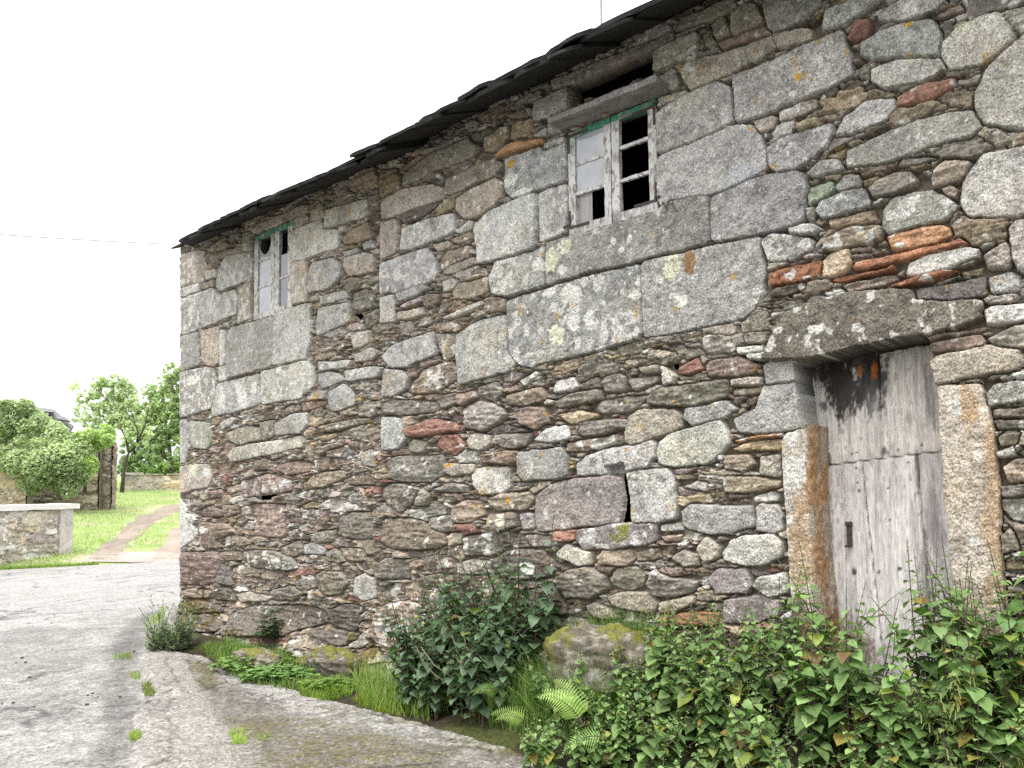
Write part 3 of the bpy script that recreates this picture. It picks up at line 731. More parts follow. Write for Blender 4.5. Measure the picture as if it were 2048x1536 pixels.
cutv = CUT.ravel(); dead = cutv[FQ].all(1); fo_ = OWN.ravel()[FQ[:, 0]]
pl = np.where(fo_ == LINTEL, 1, np.where(fo_ == JAMB_L, 2, np.where(fo_ == JAMB_R, 3, 0)))
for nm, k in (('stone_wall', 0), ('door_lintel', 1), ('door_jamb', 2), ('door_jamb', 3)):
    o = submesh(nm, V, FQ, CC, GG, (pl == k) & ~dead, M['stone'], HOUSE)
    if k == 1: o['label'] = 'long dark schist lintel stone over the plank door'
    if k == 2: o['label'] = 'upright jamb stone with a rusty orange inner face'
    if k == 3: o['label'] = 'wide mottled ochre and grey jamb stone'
# back, side walls, floor and ceiling shade of the unlit rooms
mb = MB()
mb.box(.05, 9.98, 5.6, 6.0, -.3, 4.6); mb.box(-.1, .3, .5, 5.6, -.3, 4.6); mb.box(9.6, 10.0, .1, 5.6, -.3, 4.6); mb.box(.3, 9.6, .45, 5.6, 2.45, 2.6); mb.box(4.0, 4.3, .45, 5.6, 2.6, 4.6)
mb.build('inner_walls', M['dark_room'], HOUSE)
# gable triangles
M['gable'] = simple('gable_stone', (.22, .2, .18), .9, .4, 5, .8, .03)
for s0, s1 in ((-.12, .3), (9.6, 10.0)):
    mb = MB(); mb.add([(s0, .0, 4.5), (s0, 6.0, 4.5), (s0, 3.0, 5.75), (s1, .0, 4.5), (s1, 6.0, 4.5), (s1, 3.0, 5.75)], [(0, 2, 1), (3, 4, 5), (0, 3, 5, 2), (1, 2, 5, 4), (0, 1, 4, 3)]); mb.build('gable', M['gable'], HOUSE)
# roof slates
QE = .46; TAN = math.tan(math.radians(24))
def eave_z(poly):
    P = [wall(x, y, QE) for x, y in poly]; return [p[0] for p in P], [p[1] for p in P]
EL = eave_z([(350, 481), (430, 440), (545, 388), (640, 345), (720, 312), (757, 297)]); ER = eave_z([(740, 288), (757, 281), (800, 262), (900, 203), (1000, 152), (1100, 102), (1190, 55), (1290, 0)])
def roof(name, s0, s1, ez, label, corner=False):
    mb = MB(); rr = random.Random(len(name) + int(s0 * 10))
    for layer in range(2):                                  # thick ragged eave course
        x = s0 + (rr.uniform(-.1, 0) if not corner else rr.uniform(0, .015))
        while x < s1:
            wd = min(rr.uniform(.22, .6), s1 - x + .03); z = float(np.interp(x + wd / 2, *ez)); out = -QE + rr.uniform(-.03, .03) + layer * .012
            t = rr.uniform(.018, .03); zt = z - layer * .026 - rr.uniform(-.006, .008); L = rr.uniform(.5, .8); tl = rr.uniform(-.02, .02)
            npt = 5; top = []; bot = []
            for k in range(npt + 1):
                f = k / npt; xx = x + wd * f; yy = out + rr.uniform(-.018, .018) + (.03 if k in (0, npt) else 0)
                top.append((xx, yy, zt + (yy + QE) * TAN + tl * f)); bot.append((xx, yy + rr.uniform(0, .012), zt - t + (yy + QE) * TAN + tl * f))
            n = npt + 1; Vv = top + bot + [(x, out + L, zt + (out + L + QE) * TAN), (x + wd, out + L, zt + (out + L + QE) * TAN + tl), (x, out + L, zt - t + (out + L + QE) * TAN), (x + wd, out + L, zt - t + (out + L + QE) * TAN + tl)]
            a, b_, c, d = 2 * n, 2 * n + 1, 2 * n + 2, 2 * n + 3
            if x < s0 + .02 and corner: Vv[a] = (-.16, *Vv[a][1:]); Vv[c] = (-.16, *Vv[c][1:])
            Fs = [tuple(range(n)) + (b_, a), tuple(reversed(range(n, 2 * n))) + (c, d)] + [(k, n + k, n + k + 1, k + 1) for k in range(n - 1)] + [(0, a, c, n), (n - 1, 2 * n - 1, d, b_)]
            mb.add(Vv, Fs); x += wd * rr.uniform(.9, 1.0)
    y = -QE + (.3 if not corner else .40); row = 0
    while y < 3.2:
        x = (s0 if not corner else -.16) + rr.uniform(-.06, .02)
        while x < s1:
            wd = min(rr.uniform(.25, .5), s1 - x + .03); z = float(np.interp(x + wd / 2, *ez)) + .012; j = rr.uniform(-.03, .03)
            V8 = []
            for dz in (0, .022):
                for yy, lift in ((y + j, .012), (y + j + .6, 0.0)):
                    for xx in (x, x + wd): V8.append((xx + rr.uniform(-.01, .01), yy, z + dz + lift + (yy + QE) * TAN))
            mb.add(V8, [(0, 2, 3, 1), (4, 5, 7, 6), (0, 1, 5, 4), (2, 6, 7, 3), (0, 4, 6, 2), (1, 3, 7, 5)]); x += wd
        y += .33; row += 1
    z = float(np.mean(ez[1]))                               # far slope and deck
    mb.add([(s0, 3.1, z + .06 + 3.3 * TAN), (s1, 3.1, z + .06 + 3.3 * TAN), (s1, 6.3, z - .1), (s0, 6.3, z - .1)], [(0, 1, 2, 3)])
    mb.add([(s0, .1, z - .02 + .2 * TAN), (s1, .1, z - .02 + .2 * TAN), (s1, 3.1, z - .02 + 3.2 * TAN), (s0, 3.1, z - .02 + 3.2 * TAN)], [(0, 1, 2, 3)])
    o = mb.build(name, M['slate'], HOUSE); o['label'] = label
roof('slate_roof', EL[0][0] - .02, EL[0][-1] + .02, EL, 'lower roof section with ragged dark slate eaves', True)
roof('slate_roof', ER[0][0] - .20, 10.1, ER, 'higher roof section with thick dark slate eaves')
# stone ledge over the right window
def rough_block(name, s0, s1, q0, q1, z0, z1, mat, parent, amp=.012, nn=(40, 6, 4), col=(.3, .29, .28), seed=1, slope=0.0):
    import itertools
    V = []; idx = {}; Fs = []
    def vid(i, j, k):
        key = (i, j, k)
        if key not in idx: idx[key] = len(V); V.append((s0 + (s1 - s0) * i / nn[0], -(q0 + (q1 - q0) * j / nn[1]), z0 + (z1 - z0) * k / nn[2] + slope * i / nn[0]))
        return idx[key]
    a, b_, c = nn
    for i in range(a):
        for j in range(b_): Fs += [(vid(i, j, 0), vid(i + 1, j, 0), vid(i + 1, j + 1, 0), vid(i, j + 1, 0))[::-1], (vid(i, j, c), vid(i + 1, j, c), vid(i + 1, j + 1, c), vid(i, j + 1, c))]
        for k in range(c): Fs += [(vid(i, 0, k), vid(i + 1, 0, k), vid(i + 1, 0, k + 1), vid(i, 0, k + 1)), (vid(i, b_, k), vid(i + 1, b_, k), vid(i + 1, b_, k + 1), vid(i, b_, k + 1))[::-1]]
    for j in range(b_):
        for k in range(c): Fs += [(vid(0, j, k), vid(0, j + 1, k), vid(0, j + 1, k + 1), vid(0, j, k + 1))[::-1], (vid(a, j, k), vid(a, j + 1, k), vid(a, j + 1, k + 1), vid(a, j, k + 1))]
    V = np.array(V); Fs = [f[::-1] for f in Fs]
    for ax in range(3): V[:, ax] += amp * (fbm(V[:, 0] * 12 + 31 * ax + seed, V[:, 2] * 25 + V[:, 1] * 25, seed + ax, 3) - .5) * 2
    cc = np.array(col) * (.7 + .6 * fbm(V[:, 0] * 9, V[:, 1] * 20 + V[:, 2] * 20, seed + 9, 3))[:, None]
    return mesh_np(name, V, Fs, mat, parent, True, cc, np.full(len(V), .7))
lz0 = wall(1094, 236, .15)[1]; lz1 = wall(1311, 150, .15)[1]; ls0 = wall(1094, 236, .15)[0]; ls1 = wall(1312, 150, .15)[0]
o = rough_block('window_ledge', ls0, ls1, -.05, .15, lz0 - .040, lz0, M['stone'], HOUSE, .010, (60, 10, 5), (.25, .24, .23), 5, lz1 - lz0)
# ------------------------------------------------------------------ windows
def window(name, R, q, split, bars, cols, label):
    s0, s1, z0, z1 = R; rr = random.Random(int(s0 * 100)); WH = (.62, .61, .60); GR = (.025, .27, .17); BR = (.30, .26, .24)
    fr = MB(); y0 = -q + .035                               # fixed frame behind the sashes
    fr.box(s0 - .004, s0 + .022, y0 + .002, y0 + .07, z0, z1, (.3, .27, .25)); fr.box(s1 - .022, s1 + .004, y0 + .002, y0 + .07, z0, z1, (.3, .27, .25)); fr.box(s0 + .022, s1 - .022, y0 + .002, y0 + .07, z1 - .024, z1 + .004, (.12, .2, .16))
    fr.box(s0 + .022, s1 - .022, y0 + .002, y0 + .07, z0 - .004, z0 + .02, (.3, .27, .25))
    W = fr.build('window', M['paint'], HOUSE, cols=True); W['label'] = label
    def bar(mbx, a, b_, c, d, top, side=0, t=.036, nseg=14, dy=0.0):
        """weathered rail from subdivided strips: ragged edges, flaking colour"""
        hor = (b_ - a) > (d - c); n = nseg; rows = []
        for k in range(n + 1):
            f = k / n; j1, j2 = rr.uniform(-.0028, .0028), rr.uniform(-.0028, .0028)
            if hor: x = a + (b_ - a) * f; rows.append([(x, c + j1), (x, d + j2)])
            else: z = c + (d - c) * f; rows.append([(a + j1, z), (b_ + j2, z)])
        Vv = []; Cs = []
        for (p1, p2) in rows:
            zc = (p1[1] + p2[1]) / 2
            for yy in (-q + dy, -q + dy + t):
                for p in (p1, p2): Vv.append((p[0], yy, p[1]))
            g = rr.random()
            cc = WH if not top else GR
            if not top and not hor and zc > z1 - .13 and g < .35: cc = tuple(.5 * u + .5 * v for u, v in zip(GR, WH))
            if not top and g < .12: cc = tuple(.45 * u + .55 * v for u, v in zip(WH, BR))
            if zc < z0 + .06 and g < .4: cc = tuple(.35 * u + .65 * v for u, v in zip(WH, BR))
            if top and g < .25: cc = tuple(.6 * u + .4 * v for u, v in zip(GR, WH))
            gk = rr.uniform(.86, 1.06); Cs += [tuple(u * gk for u in cc)] * 4
        base = len(mbx.v); Fs = []
        for k in range(n):
            o_ = 4 * k
            Fs += [(o_, o_ + 1, o_ + 5, o_ + 4), (o_ + 2, o_ + 6, o_ + 7, o_ + 3), (o_, o_ + 4, o_ + 6, o_ + 2), (o_ + 1, o_ + 3, o_ + 7, o_ + 5)]
        Fs += [(0, 2, 3, 1), (4 * n, 4 * n + 1, 4 * n + 3, 4 * n + 2)]
        mbx.v += Vv; mbx.f += [tuple(i + base for i in f) for f in Fs]; mbx.c += Cs
    for side, (a, b_) in enumerate(((s0, split - .004), (split + .004, s1))):
        c = MB(); sl, sr = cols[side]; tz = .045; bz = .062
        bar(c, a, a + sl, z0, z1 - tz - .001, False); bar(c, b_ - sr, b_, z0, z1 - tz - .001, False)
        bar(c, a, b_, z1 - tz, z1 - .002, True, dy=.001); bar(c, a + sl + .001, b_ - sr - .001, z0 + .002, z0 + bz, False, dy=.002)
        for h in bars[side]:
            zz = z0 + h; bar(c, a + sl + .001, b_ - sr - .001, zz - .011, zz + .011, False, t=.022, dy=.006)
        o = c.build('casement', M['paint'], W, cols=True)
    return W
sp = wall(1219, 330)[0]
WR = window('window', RW, -.02, sp, [(.285, .495), (.275, .50)], [(.058, .055), (.06, .058)], 'weathered white casement window with green top rails and missing panes')
sp2 = wall(545, 540)[0]
WL = window('window', LW, -.02, sp2, [(.34, .62), (.36,)], [(.075, .07), (.085, .085)], 'smaller weathered casement window with pale panes under the lower roof')
def pane(W, s0, s1, z0, z1, q=-.034, mat='glass', cutc=None, name='pane'):
    mb = MB(); n = 8
    if cutc is None: mb.box(s0, s1, -q, -q + .004, z0, z1)
    else:                                                   # broken: top corner missing along an arc
        pts = [(s0, z0), (s1, z0)] + [(s1 + (s0 - s1) * k / n, z1 - cutc * math.sin(math.pi * k / n) ** .6 - .02) for k in range(n + 1)]
        m_ = len(pts); mb.add([(x, -q, z) for x, z in pts] + [(x, -q + .004, z) for x, z in pts], [tuple(range(m_)), tuple(range(2 * m_ - 1, m_ - 1, -1))] + [(k, (k + 1) % m_, m_ + (k + 1) % m_, m_ + k)[::-1] for k in range(m_)])
    return mb.build(name, M[mat], W)
a0, a1 = RW[0] + .055, sp - .056
pane(WR, a0, a1, RW[2] + .50, RW[3] - .04); pane(WR, a0, a1, RW[2] + .29, RW[2] + .49)
M['grey_board'] = simple('grey_board', (.33, .31, .31), .8, .2, 6, .3, .004, sc3=(8, 8, .6))
pane(WR, a0, a0 + .125, RW[2] + .06, RW[2] + .28, -.05, 'grey_board', name='inner_board')
b0, b1 = LW[0] + .07, sp2 - .07
pane(WL, b0, b1, LW[2] + .63, LW[3] - .05, cutc=.16); pane(WL, b0, b1, LW[2] + .35, LW[2] + .61); pane(WL, b0, b1, LW[2] + .06, LW[2] + .33)
c0, c1 = sp2 + .08, LW[1] - .08
pane(WL, c0, c1, LW[2] + .06, LW[2] + .60, mat='dim_glass')
def hinge(W, s, z, dr, up):
    mb = MB(); mb.box(min(s, s + dr * .17), max(s, s + dr * .17), .0135, .0185, z - .008, z + .008); mb.box(min(s, s + dr * .015), max(s, s + dr * .015), .0125, .0175, min(z, z + up * .12), max(z, z + up * .12))
    mb.tube([(s - dr * .035, .0, z + .01), (s + dr * .004, -.004, z + .01)], .008, 6); mb.build('hinge', M['iron'], W)
hinge(WR, RW[0] + .002, RW[3] - .03, 1, -1); hinge(WR, RW[0] + .002, RW[2] + .055, 1, 1); hinge(WR, RW[1] - .002, RW[3] - .05, -1, -1); hinge(WR, RW[1] - .002, RW[2] + .07, -1, 1)
# bent iron hook left in the wall beside the right window
mb = MB(); hk = [wall(x, y) for x, y in ((1330, 408), (1338, 420), (1345, 405), (1352, 403), (1356, 418), (1364, 428), (1367, 426))]
mb.tube([(s, -.03 - .006 * i, z) for i, (s, z) in enumerate(hk)], .0042, 6); mb.tube([(hk[0][0] - .02, .02, hk[0][1] + .01), (hk[0][0], -.03, hk[0][1])], .006, 6)
mb.build('wall_hook', M['iron'], HOUSE)
# ------------------------------------------------------------------ plank door
QD = -.27
def dpx(x, y): return wall(x, y, QD)
ds = np.arange(7.30, 8.46, .006); dz = np.arange(.55, 2.52, .008); DS, DZ = np.meshgrid(ds, dz)
def line(p, q_): (a, b_), (c, d) = dpx(*p), dpx(*q_); return lambda z: a + (c - a) * (z - b_) / (d - b_ + 1e-9)
zs0 = dpx(1656, 931); zs1 = dpx(1873, 904); zseam = zs0[1] + (zs1[1] - zs0[1]) * (DS - zs0[0]) / (zs1[0] - zs0[0])
upper = DZ > zseam; wob = .006 * (fbm(DZ * 6, DZ * 0, 71, 3) - .5)
u1 = line((1757, 690), (1763, 900))(DZ) + wob; l1 = line((1724, 930), (1757, 1230))(DZ) + wob; l2 = line((1833, 910), (1860, 1230))(DZ) + wob
gap = np.minimum(np.abs(DZ - zseam), np.where(upper, np.abs(DS - u1), np.minimum(np.abs(DS - l1), np.abs(DS - l2))))
board = np.where(upper, np.where(DS < u1, 0, 1), np.where(DS < l1, 2, np.where(DS < l2, 3, 4)))
hd = -.018 * (1 - sstep(.001, .006, gap)) + .003 * (fbm(DS * 60, DZ * 3, 72, 3) - .5) + np.array([.006, .002, 0, .004, -.004])[board]
bc = np.array([(.62, .58, .55), (.63, .585, .55), (.58, .55, .54), (.60, .565, .55), (.48, .45, .45)])[board]
grn = fbm(DS * 45 + board * 7, DZ * 2.2, 73, 4); g3 = fbm(DS * 110 + board * 3, DZ * 5, 74, 3)
g4 = fbm(DS * 75, DZ * 22, 78, 3); g5 = fbm(DS * 14, DZ * 7, 79, 4)
dc = bc * (1 + (grn - .5) * .8 + (g3 - .5) * .5 + (g4 - .5) * .55 + (g5 - .5) * .45)[..., None]; pit = .7 * sstep(.70, .75, g4 * .6 + g5 * .4 + .08)[..., None]; dc = dc * (1 - .6 * pit)
wsh = sstep(.5, .6, fbm(DS * 9 + board, DZ * 2.5, 75, 4)); dc = dc * (1 - .35 * wsh[..., None]) + .35 * wsh[..., None] * np.array([.60, .58, .57])
for (x, y, rx, ry, c, al) in [(1690, 770, 40, 70, (.035, .03, .028), .95), (1665, 750, 40, 40, (.04, .035, .03), .9), (1740, 770, 34, 50, (.06, .058, .06), .85), (1640, 745, 30, 26, (.04, .03, .03), .9), (1740, 740, 24, 60, (.05, .048, .05), .9), (1745, 800, 14, 40, (.10, .10, .10), .75), (1715, 720, 70, 34, (.03, .025, .025), .9),  # board stains; the black ones at the top also carry the lintel's shadow
        (1720, 742, 6, 14, (.42, .13, .02), .9), (1749, 742, 6, 16, (.42, .13, .02), .85), (1862, 800, 12, 60, (.12, .11, .10), .6), (1648, 812, 9, 12, (.05, .04, .04), .8), (1768, 903, 9, 13, (.07, .05, .04), .85),
        (1658, 918, 5, 12, (.10, .06, .04), .8), (1709, 1143, 5, 8, (.03, .03, .03), .9), (1800, 1138, 5, 6, (.03, .03, .03), .9), (1759, 1143, 4, 5, (.03, .03, .03), .8), (1850, 1150, 14, 90, (.16, .15, .16), .6), (1835, 940, 5, 40, (.10, .08, .08), .6),
        (1700, 1300, 60, 60, (.14, .09, .07), .7), (1870, 1050, 20, 90, (.22, .20, .215), .6), (1790, 690, 120, 16, (.05, .04, .04), .7), (1820, 835, 14, 14, (.42, .34, .32), .6)]:
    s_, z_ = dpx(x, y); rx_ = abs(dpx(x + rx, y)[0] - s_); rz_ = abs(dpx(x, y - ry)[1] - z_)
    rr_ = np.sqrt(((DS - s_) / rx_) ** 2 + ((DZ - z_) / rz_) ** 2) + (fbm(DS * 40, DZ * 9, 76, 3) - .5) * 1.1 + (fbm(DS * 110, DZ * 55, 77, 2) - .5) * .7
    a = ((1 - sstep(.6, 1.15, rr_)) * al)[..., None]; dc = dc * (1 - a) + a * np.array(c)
for x, y in [(1714, 905), (1705, 908), (1712, 936), (1719, 983), (1718, 980), (1777, 976), (1796, 900), (1844, 890), (1818, 925), (1715, 965), (1780, 1040)]:
    s_, z_ = dpx(x, y); a = ((1 - sstep(.004, .009, np.hypot(DS - s_, DZ - z_))) * .9)[..., None]; dc = dc * (1 - a) + a * .02
dc *= (.12 + .88 * sstep(0, .004, gap))[..., None] ** .5
Vd = np.stack([DS, -QD - hd, DZ], -1).reshape(-1, 3); Fd = grid_faces(*DS.shape); up_f = upper.ravel()[Fd].all(1)
DOORO = submesh('door', Vd, Fd, dc.reshape(-1, 3), np.zeros(DS.size), ~up_f, M['wood'], HOUSE); DOORO['label'] = 'bleached grey plank door set deep in the wall'
o = submesh('upper_leaf', Vd, Fd, dc.reshape(-1, 3), np.zeros(DS.size), up_f, M['wood'], DOORO); o['label'] = 'top boards blackened by stain and by shade painted in under the lintel'
mb = MB(); h0 = dpx(1699, 1046); h1 = dpx(1703, 1092)
mb.box(h0[0] - .012, h0[0] + .014, -QD - .022, -QD - .006, h1[1], h0[1], j=.002); mb.box(h1[0] - .028, h1[0] + .002, -QD - .028, -QD - .014, h1[1] - .006, h1[1] + .006); mb.box(h0[0] - .016, h0[0] + .018, -QD - .026, -QD - .004, h0[1] - .014, h0[1] + .008)
mb.build('door_handle', M['iron'], DOORO, bevel=.002)
# inner face of the left jamb: rough, rust-stained, running back to the door
zz = np.arange(.70, 1.95, .009); qq = np.linspace(.012, -.29, 26); ZZ, QQ = np.meshgrid(zz, qq, indexing='ij')
jl = np.array(px('1616,858 1616,950 1622,1060 1634,1200 1648,1330')); sl_ = np.interp(ZZ, jl[::-1, 1], jl[::-1, 0]) + .010 + .016 * (fbm(ZZ * 9, QQ * 12, 610, 3) - .5) + .010 * (fbm(ZZ * 40, QQ * 40, 612, 2) - .5) - .02 * sstep(-.01, .012, QQ)
jc = np.array([.36, .305, .245]) * (.5 + .9 * fbm(ZZ * 14, QQ * 22, 614, 4))[..., None]; ru = sstep(.52, .66, fbm(ZZ * 5, QQ * 16 + 3, 616, 4) + .09 * np.exp(-((QQ + .10) / .07) ** 2))[..., None]
jc = jc * (1 - .75 * ru) + .75 * ru * np.array([.37, .20, .085]) * (.4 + 1.1 * fbm(ZZ * 25, QQ * 25, 618, 3))[..., None]
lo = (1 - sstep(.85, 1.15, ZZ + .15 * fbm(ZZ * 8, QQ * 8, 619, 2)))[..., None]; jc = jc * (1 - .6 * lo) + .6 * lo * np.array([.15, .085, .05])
JL = [c for c in HOUSE.children if c.name.startswith('door_jamb')][0]
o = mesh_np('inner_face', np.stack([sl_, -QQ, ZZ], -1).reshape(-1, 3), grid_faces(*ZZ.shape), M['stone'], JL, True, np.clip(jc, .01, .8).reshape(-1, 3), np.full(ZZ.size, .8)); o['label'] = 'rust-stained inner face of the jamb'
# thin pole above the eaves
mb = MB(); yq = .8; p0 = wall(1203, 47, -yq); p1 = wall(1197, -40, -yq)
mb.tube([(p0[0] + .02, yq, p0[1] - .3), (p0[0], yq, p0[1]), (p0[0] + (p1[0] - p0[0]) * .5 + .012, yq, (p0[1] + p1[1]) / 2), (p1[0], yq, p1[1]), (p1[0] - .05, yq, p1[1] + .6)], .011, 6)
o = mb.build('mast_pole', M['pale_metal'], HOUSE)
# ------------------------------------------------------------------ terrain
A0 = ground(0, 1139)[:2]; B0 = ground(360, 1120)[:2]; ED = (B0 - A0) / np.linalg.norm(B0 - A0); EN = np.array([-ED[1], ED[0]])
def past(x, y): return (x - A0[0]) * EN[0] + (y - A0[1]) * EN[1]
def terr(x, y):
    d = past(x, y); h = .088 * np.clip(d, 0, 22) + .03 * np.clip(d - 22, 0, 60)
    h = h + .12 * sstep(0, .6, d) * (.3 + fbm(x * .8, y * .8, 400, 2) * .6) + sstep(3, 12, d) * .25 * (fbm(x * .15, y * .15, 401, 2) - .5)
    return np.where(d > 0, h, -.02)
def on_terr(px, py):
    d = ray(px, py); t = 2.0 / F
    for _ in range(4000):
        P = CAM + d * t
        if P[2] <= terr(np.array([P[0]]), np.array([P[1]]))[0]: break
        t *= 1.002
    return P
gx = np.concatenate([np.linspace(-260, -40, 12)[:-1], np.linspace(-40, -16, 30)[:-1], np.linspace(-16, 4, 130), np.linspace(4, 260, 30)[1:]])
gy = np.concatenate([np.linspace(-60, 14, 20)[:-1], np.linspace(14, 46, 200), np.linspace(46, 400, 30)[1:]])
GX, GY = np.meshgrid(gx, gy); GZ = terr(GX, GY)
gcol = np.where(fbm(GX * .7, GY * .7, 405, 3)[..., None] > .62, np.array([.28, .28, .16]), np.array([.22, .275, .115])) * (.75 + .5 * fbm(GX * 2, GY * 2, 406, 3))[..., None]
M['turf'] = vcol_mat('turf', .95, 14, .35, .1, bd=.05)
o = mesh_np('ground', np.stack([GX, GY, GZ], -1).reshape(-1, 3), grid_faces(*GX.shape), M['turf'], None, True, gcol.reshape(-1, 3)); tag(o, kind='structure')
# ------------------------------------------------------------------ the road: pale worn stretch, greyer patched stretch nearer
rx_ = np.concatenate([[-150, -80, -40, -24], np.arange(-16, 1.5, .05), [4, 12, 40, 150]]); ry_ = np.concatenate([[-40, -10, 0], np.arange(2.0, 20.5, .05), [26, 60, 120]])
RX_, RY_ = np.meshgrid(rx_, ry_); pd = past(RX_, RY_)
edge = .0 - .35 * fbm(RX_ * .8, RY_ * .8, 411, 3)
bl0 = ground(0, 1262)[:2]; bl1 = ground(335, 1208)[:2]; bd_ = (bl1 - bl0) / np.linalg.norm(bl1 - bl0); bn = np.array([-bd_[1], bd_[0]])
fard = (RX_ - bl0[0]) * bn[0] + (RY_ - bl0[1]) * bn[1] + .5 * (fbm(RX_ * 1.2, RY_ * 1.2, 412, 3) - .5)
far = sstep(-.15, .25, fard)[..., None]
al = RX_ * bd_[0] + RY_ * bd_[1]; ac = RX_ * bn[0] + RY_ * bn[1]
strk = fbm(al * .7, ac * 5, 413, 4)[..., None]; mot = fbm(RX_ * 3, RY_ * 3, 414, 4)[..., None]; fine = fbm(RX_ * 11, RY_ * 11, 415, 2)[..., None]
DKP = np.array([ground(*p)[:2] for p in ((330, 1225), (285, 1262), (276, 1330), (262, 1440), (262, 1536), (230, 1700), (140, 1700), (190, 1536), (205, 1440), (215, 1330), (235, 1270), (290, 1225))])
nearedge = sstep(-.12, .1, sdf(DKP, RX_, RY_) + .25 * (fbm(RX_ * 4, RY_ * 4, 421, 3) - .5))[..., None]
near_c = np.array([.255, .244, .234]) * (.35 + .5 * mot + .55 * fine + .3 * fbm(RX_ * 28, RY_ * 28, 420, 2)[..., None]); dkp = sstep(.5, .62, fbm(RX_ * .9 + 3, RY_ * .9, 416, 3))[..., None]
near_c = near_c * (1 - .22 * dkp); near_c = near_c * (1 - .45 * nearedge)
far_c = np.array([.285, .277, .268]) * (.72 + .3 * strk + .2 * mot); crk = sstep(.60, .64, fbm(al * .5 + 7, ac * 3.2, 417, 3))[..., None]
far_c = far_c * (1 - .28 * crk * sstep(.45, .6, mot))
rc = near_c * (1 - far) + far_c * far; offm = (sstep(1.5, 3.0, RX_) + sstep(2.4, 1.2, RY_)).clip(0, 1)[..., None]; rc = rc * (1 - offm) + np.array([.07, .07, .065]) * offm  # unseen road outside the view darkened to cut bounce onto the wall
rz_ = .006 + .012 * (fbm(RX_ * .5, RY_ * .5, 418, 2) - .5) + .006 * (fbm(RX_ * 9, RY_ * 9, 419, 2) - .5)
Fr = grid_faces(*RX_.shape); okf = (pd.ravel()[Fr] < edge.ravel()[Fr]).all(1)
m, t, b = new_mat('worn_asphalt'); ca = attr(t, 'col'); n1 = noise(t, 55, 3, .75); n2 = noise(t, 8, 4, .6)
r1 = ramp(t, n1.outputs['Fac'], [(.30, .35), (.46, .92), (.56, 1.06), (.70, 1.6)]); r2 = ramp(t, n2.outputs['Fac'], [(.3, .85), (.7, 1.1)])
tc_ = t.nodes.new('ShaderNodeTexCoord'); vo = t.nodes.new('ShaderNodeTexVoronoi'); vo.inputs['Scale'].default_value = 46; t.links.new(tc_.outputs['Object'], vo.inputs['Vector'])
sx = t.nodes.new('ShaderNodeSeparateColor'); t.links.new(vo.outputs['Color'], sx.inputs[0]); r3 = ramp(t, sx.outputs[0], [(0, .62), (.18, .82), (.75, 1.08), (1, 1.4)])
wn = noise(t, 2.2, 3, .6); wa = t.nodes.new('ShaderNodeVectorMath'); wa.operation = 'MULTIPLY_ADD'; wa.inputs[1].default_value = (.55, .55, .55); t.links.new(wn.outputs['Color'], wa.inputs[0]); t.links.new(tc_.outputs['Object'], wa.inputs[2])
ve = t.nodes.new('ShaderNodeTexVoronoi'); ve.feature = 'DISTANCE_TO_EDGE'; ve.inputs['Scale'].default_value = .62; t.links.new(wa.outputs[0], ve.inputs['Vector']); r4 = ramp(t, ve.outputs['Distance'], [(.0, .42), (.012, .62), (.022, 1.0)])
cm = noise(t, .9, 2, .5); r5 = ramp(t, cm.outputs['Fac'], [(.46, 0), (.54, 1)])
g_ = mix(t, mix(t, mix(t, ca.outputs['Color'], r1.outputs[0]), r2.outputs[0]), r3.outputs[0]); g_ = mix(t, g_, r4.outputs[0], r5.outputs[0])
t.links.new(g_, b.inputs['Base Color']); b.inputs['Roughness'].default_value = .8; b.inputs['Specular IOR Level'].default_value = .3
bump(t, b, n1.outputs['Fac'], .8, .014); M['asphalt'] = m
ROADV = np.stack([RX_, RY_, rz_], -1).reshape(-1, 3)
o = submesh('road', ROADV, Fr, rc.reshape(-1, 3), np.zeros(RX_.size), okf, M['asphalt'], None); tag(o, kind='structure')
# ------------------------------------------------------------------ concrete apron along the house
def gpoly(s): return np.array([ground(*map(float, p.split(',')))[:2] for p in s.split()])
APR = gpoly('352,1205 318,1240 292,1275 282,1320 276,1338 292,1352 300,1384 308,1398 276,1416 264,1440 272,1478 260,1500 266,1536 240,1700 1500,1760 1130,1536 960,1480 820,1447 720,1418 600,1396 540,1392 470,1374 440,1350 425,1322 372,1312 345,1306 340,1285 355,1240')
ax = np.arange(APR[:, 0].min() - .05, 1.6, .018); ay = np.arange(3.0, APR[:, 1].max() + .05, .018); AX, AY = np.meshgrid(ax, ay)
wx = AX + .07 * (fbm(AX * 6, AY * 6, 430, 3) - .5); wy = AY + .07 * (fbm(AX * 6 + 9, AY * 6, 431, 3) - .5)
ad = sdf(APR, wx, wy); AS = (AX - W0[0]) * E[0] + (AY - W0[1]) * E[1]; AO = (AX - W0[0]) * N[0] + (AY - W0[1]) * N[1]
# crazed joint lines of the older outer strip
crk = np.abs(fbm(AX * 3.1, AY * 3.1, 432, 3) - .5) ; outer = 1 - sstep(.12, .34, ad + .1 * (fbm(AX * 3, AY * 3, 433, 2) - .5)); leftp = 1 - sstep(3.6, 5.0, AS)
crack = (1 - sstep(.006, .02, crk)) * outer
j2 = 1 - sstep(.006, .016, np.abs(ad - .22 - .05 * (fbm(AX * 2, AY * 2, 434, 3) - .5)))
m1 = fbm(AX * 5, AY * 5, 435, 4); m2 = fbm(AX * 20, AY * 20, 436, 3); m3 = fbm(AX * 1.6, AY * 1.6, 437, 3)
m4 = fbm(AX * 55, AY * 55, 439, 2); cc = np.array([.25, .235, .217]) * (.35 + .5 * m1 + .5 * m2 + .35 * m4)[..., None]
def gsd(s, w=.1):
    return sstep(-w, w, sdf(gpoly(s), wx, wy) + .14 * (m1 - .5))[..., None]
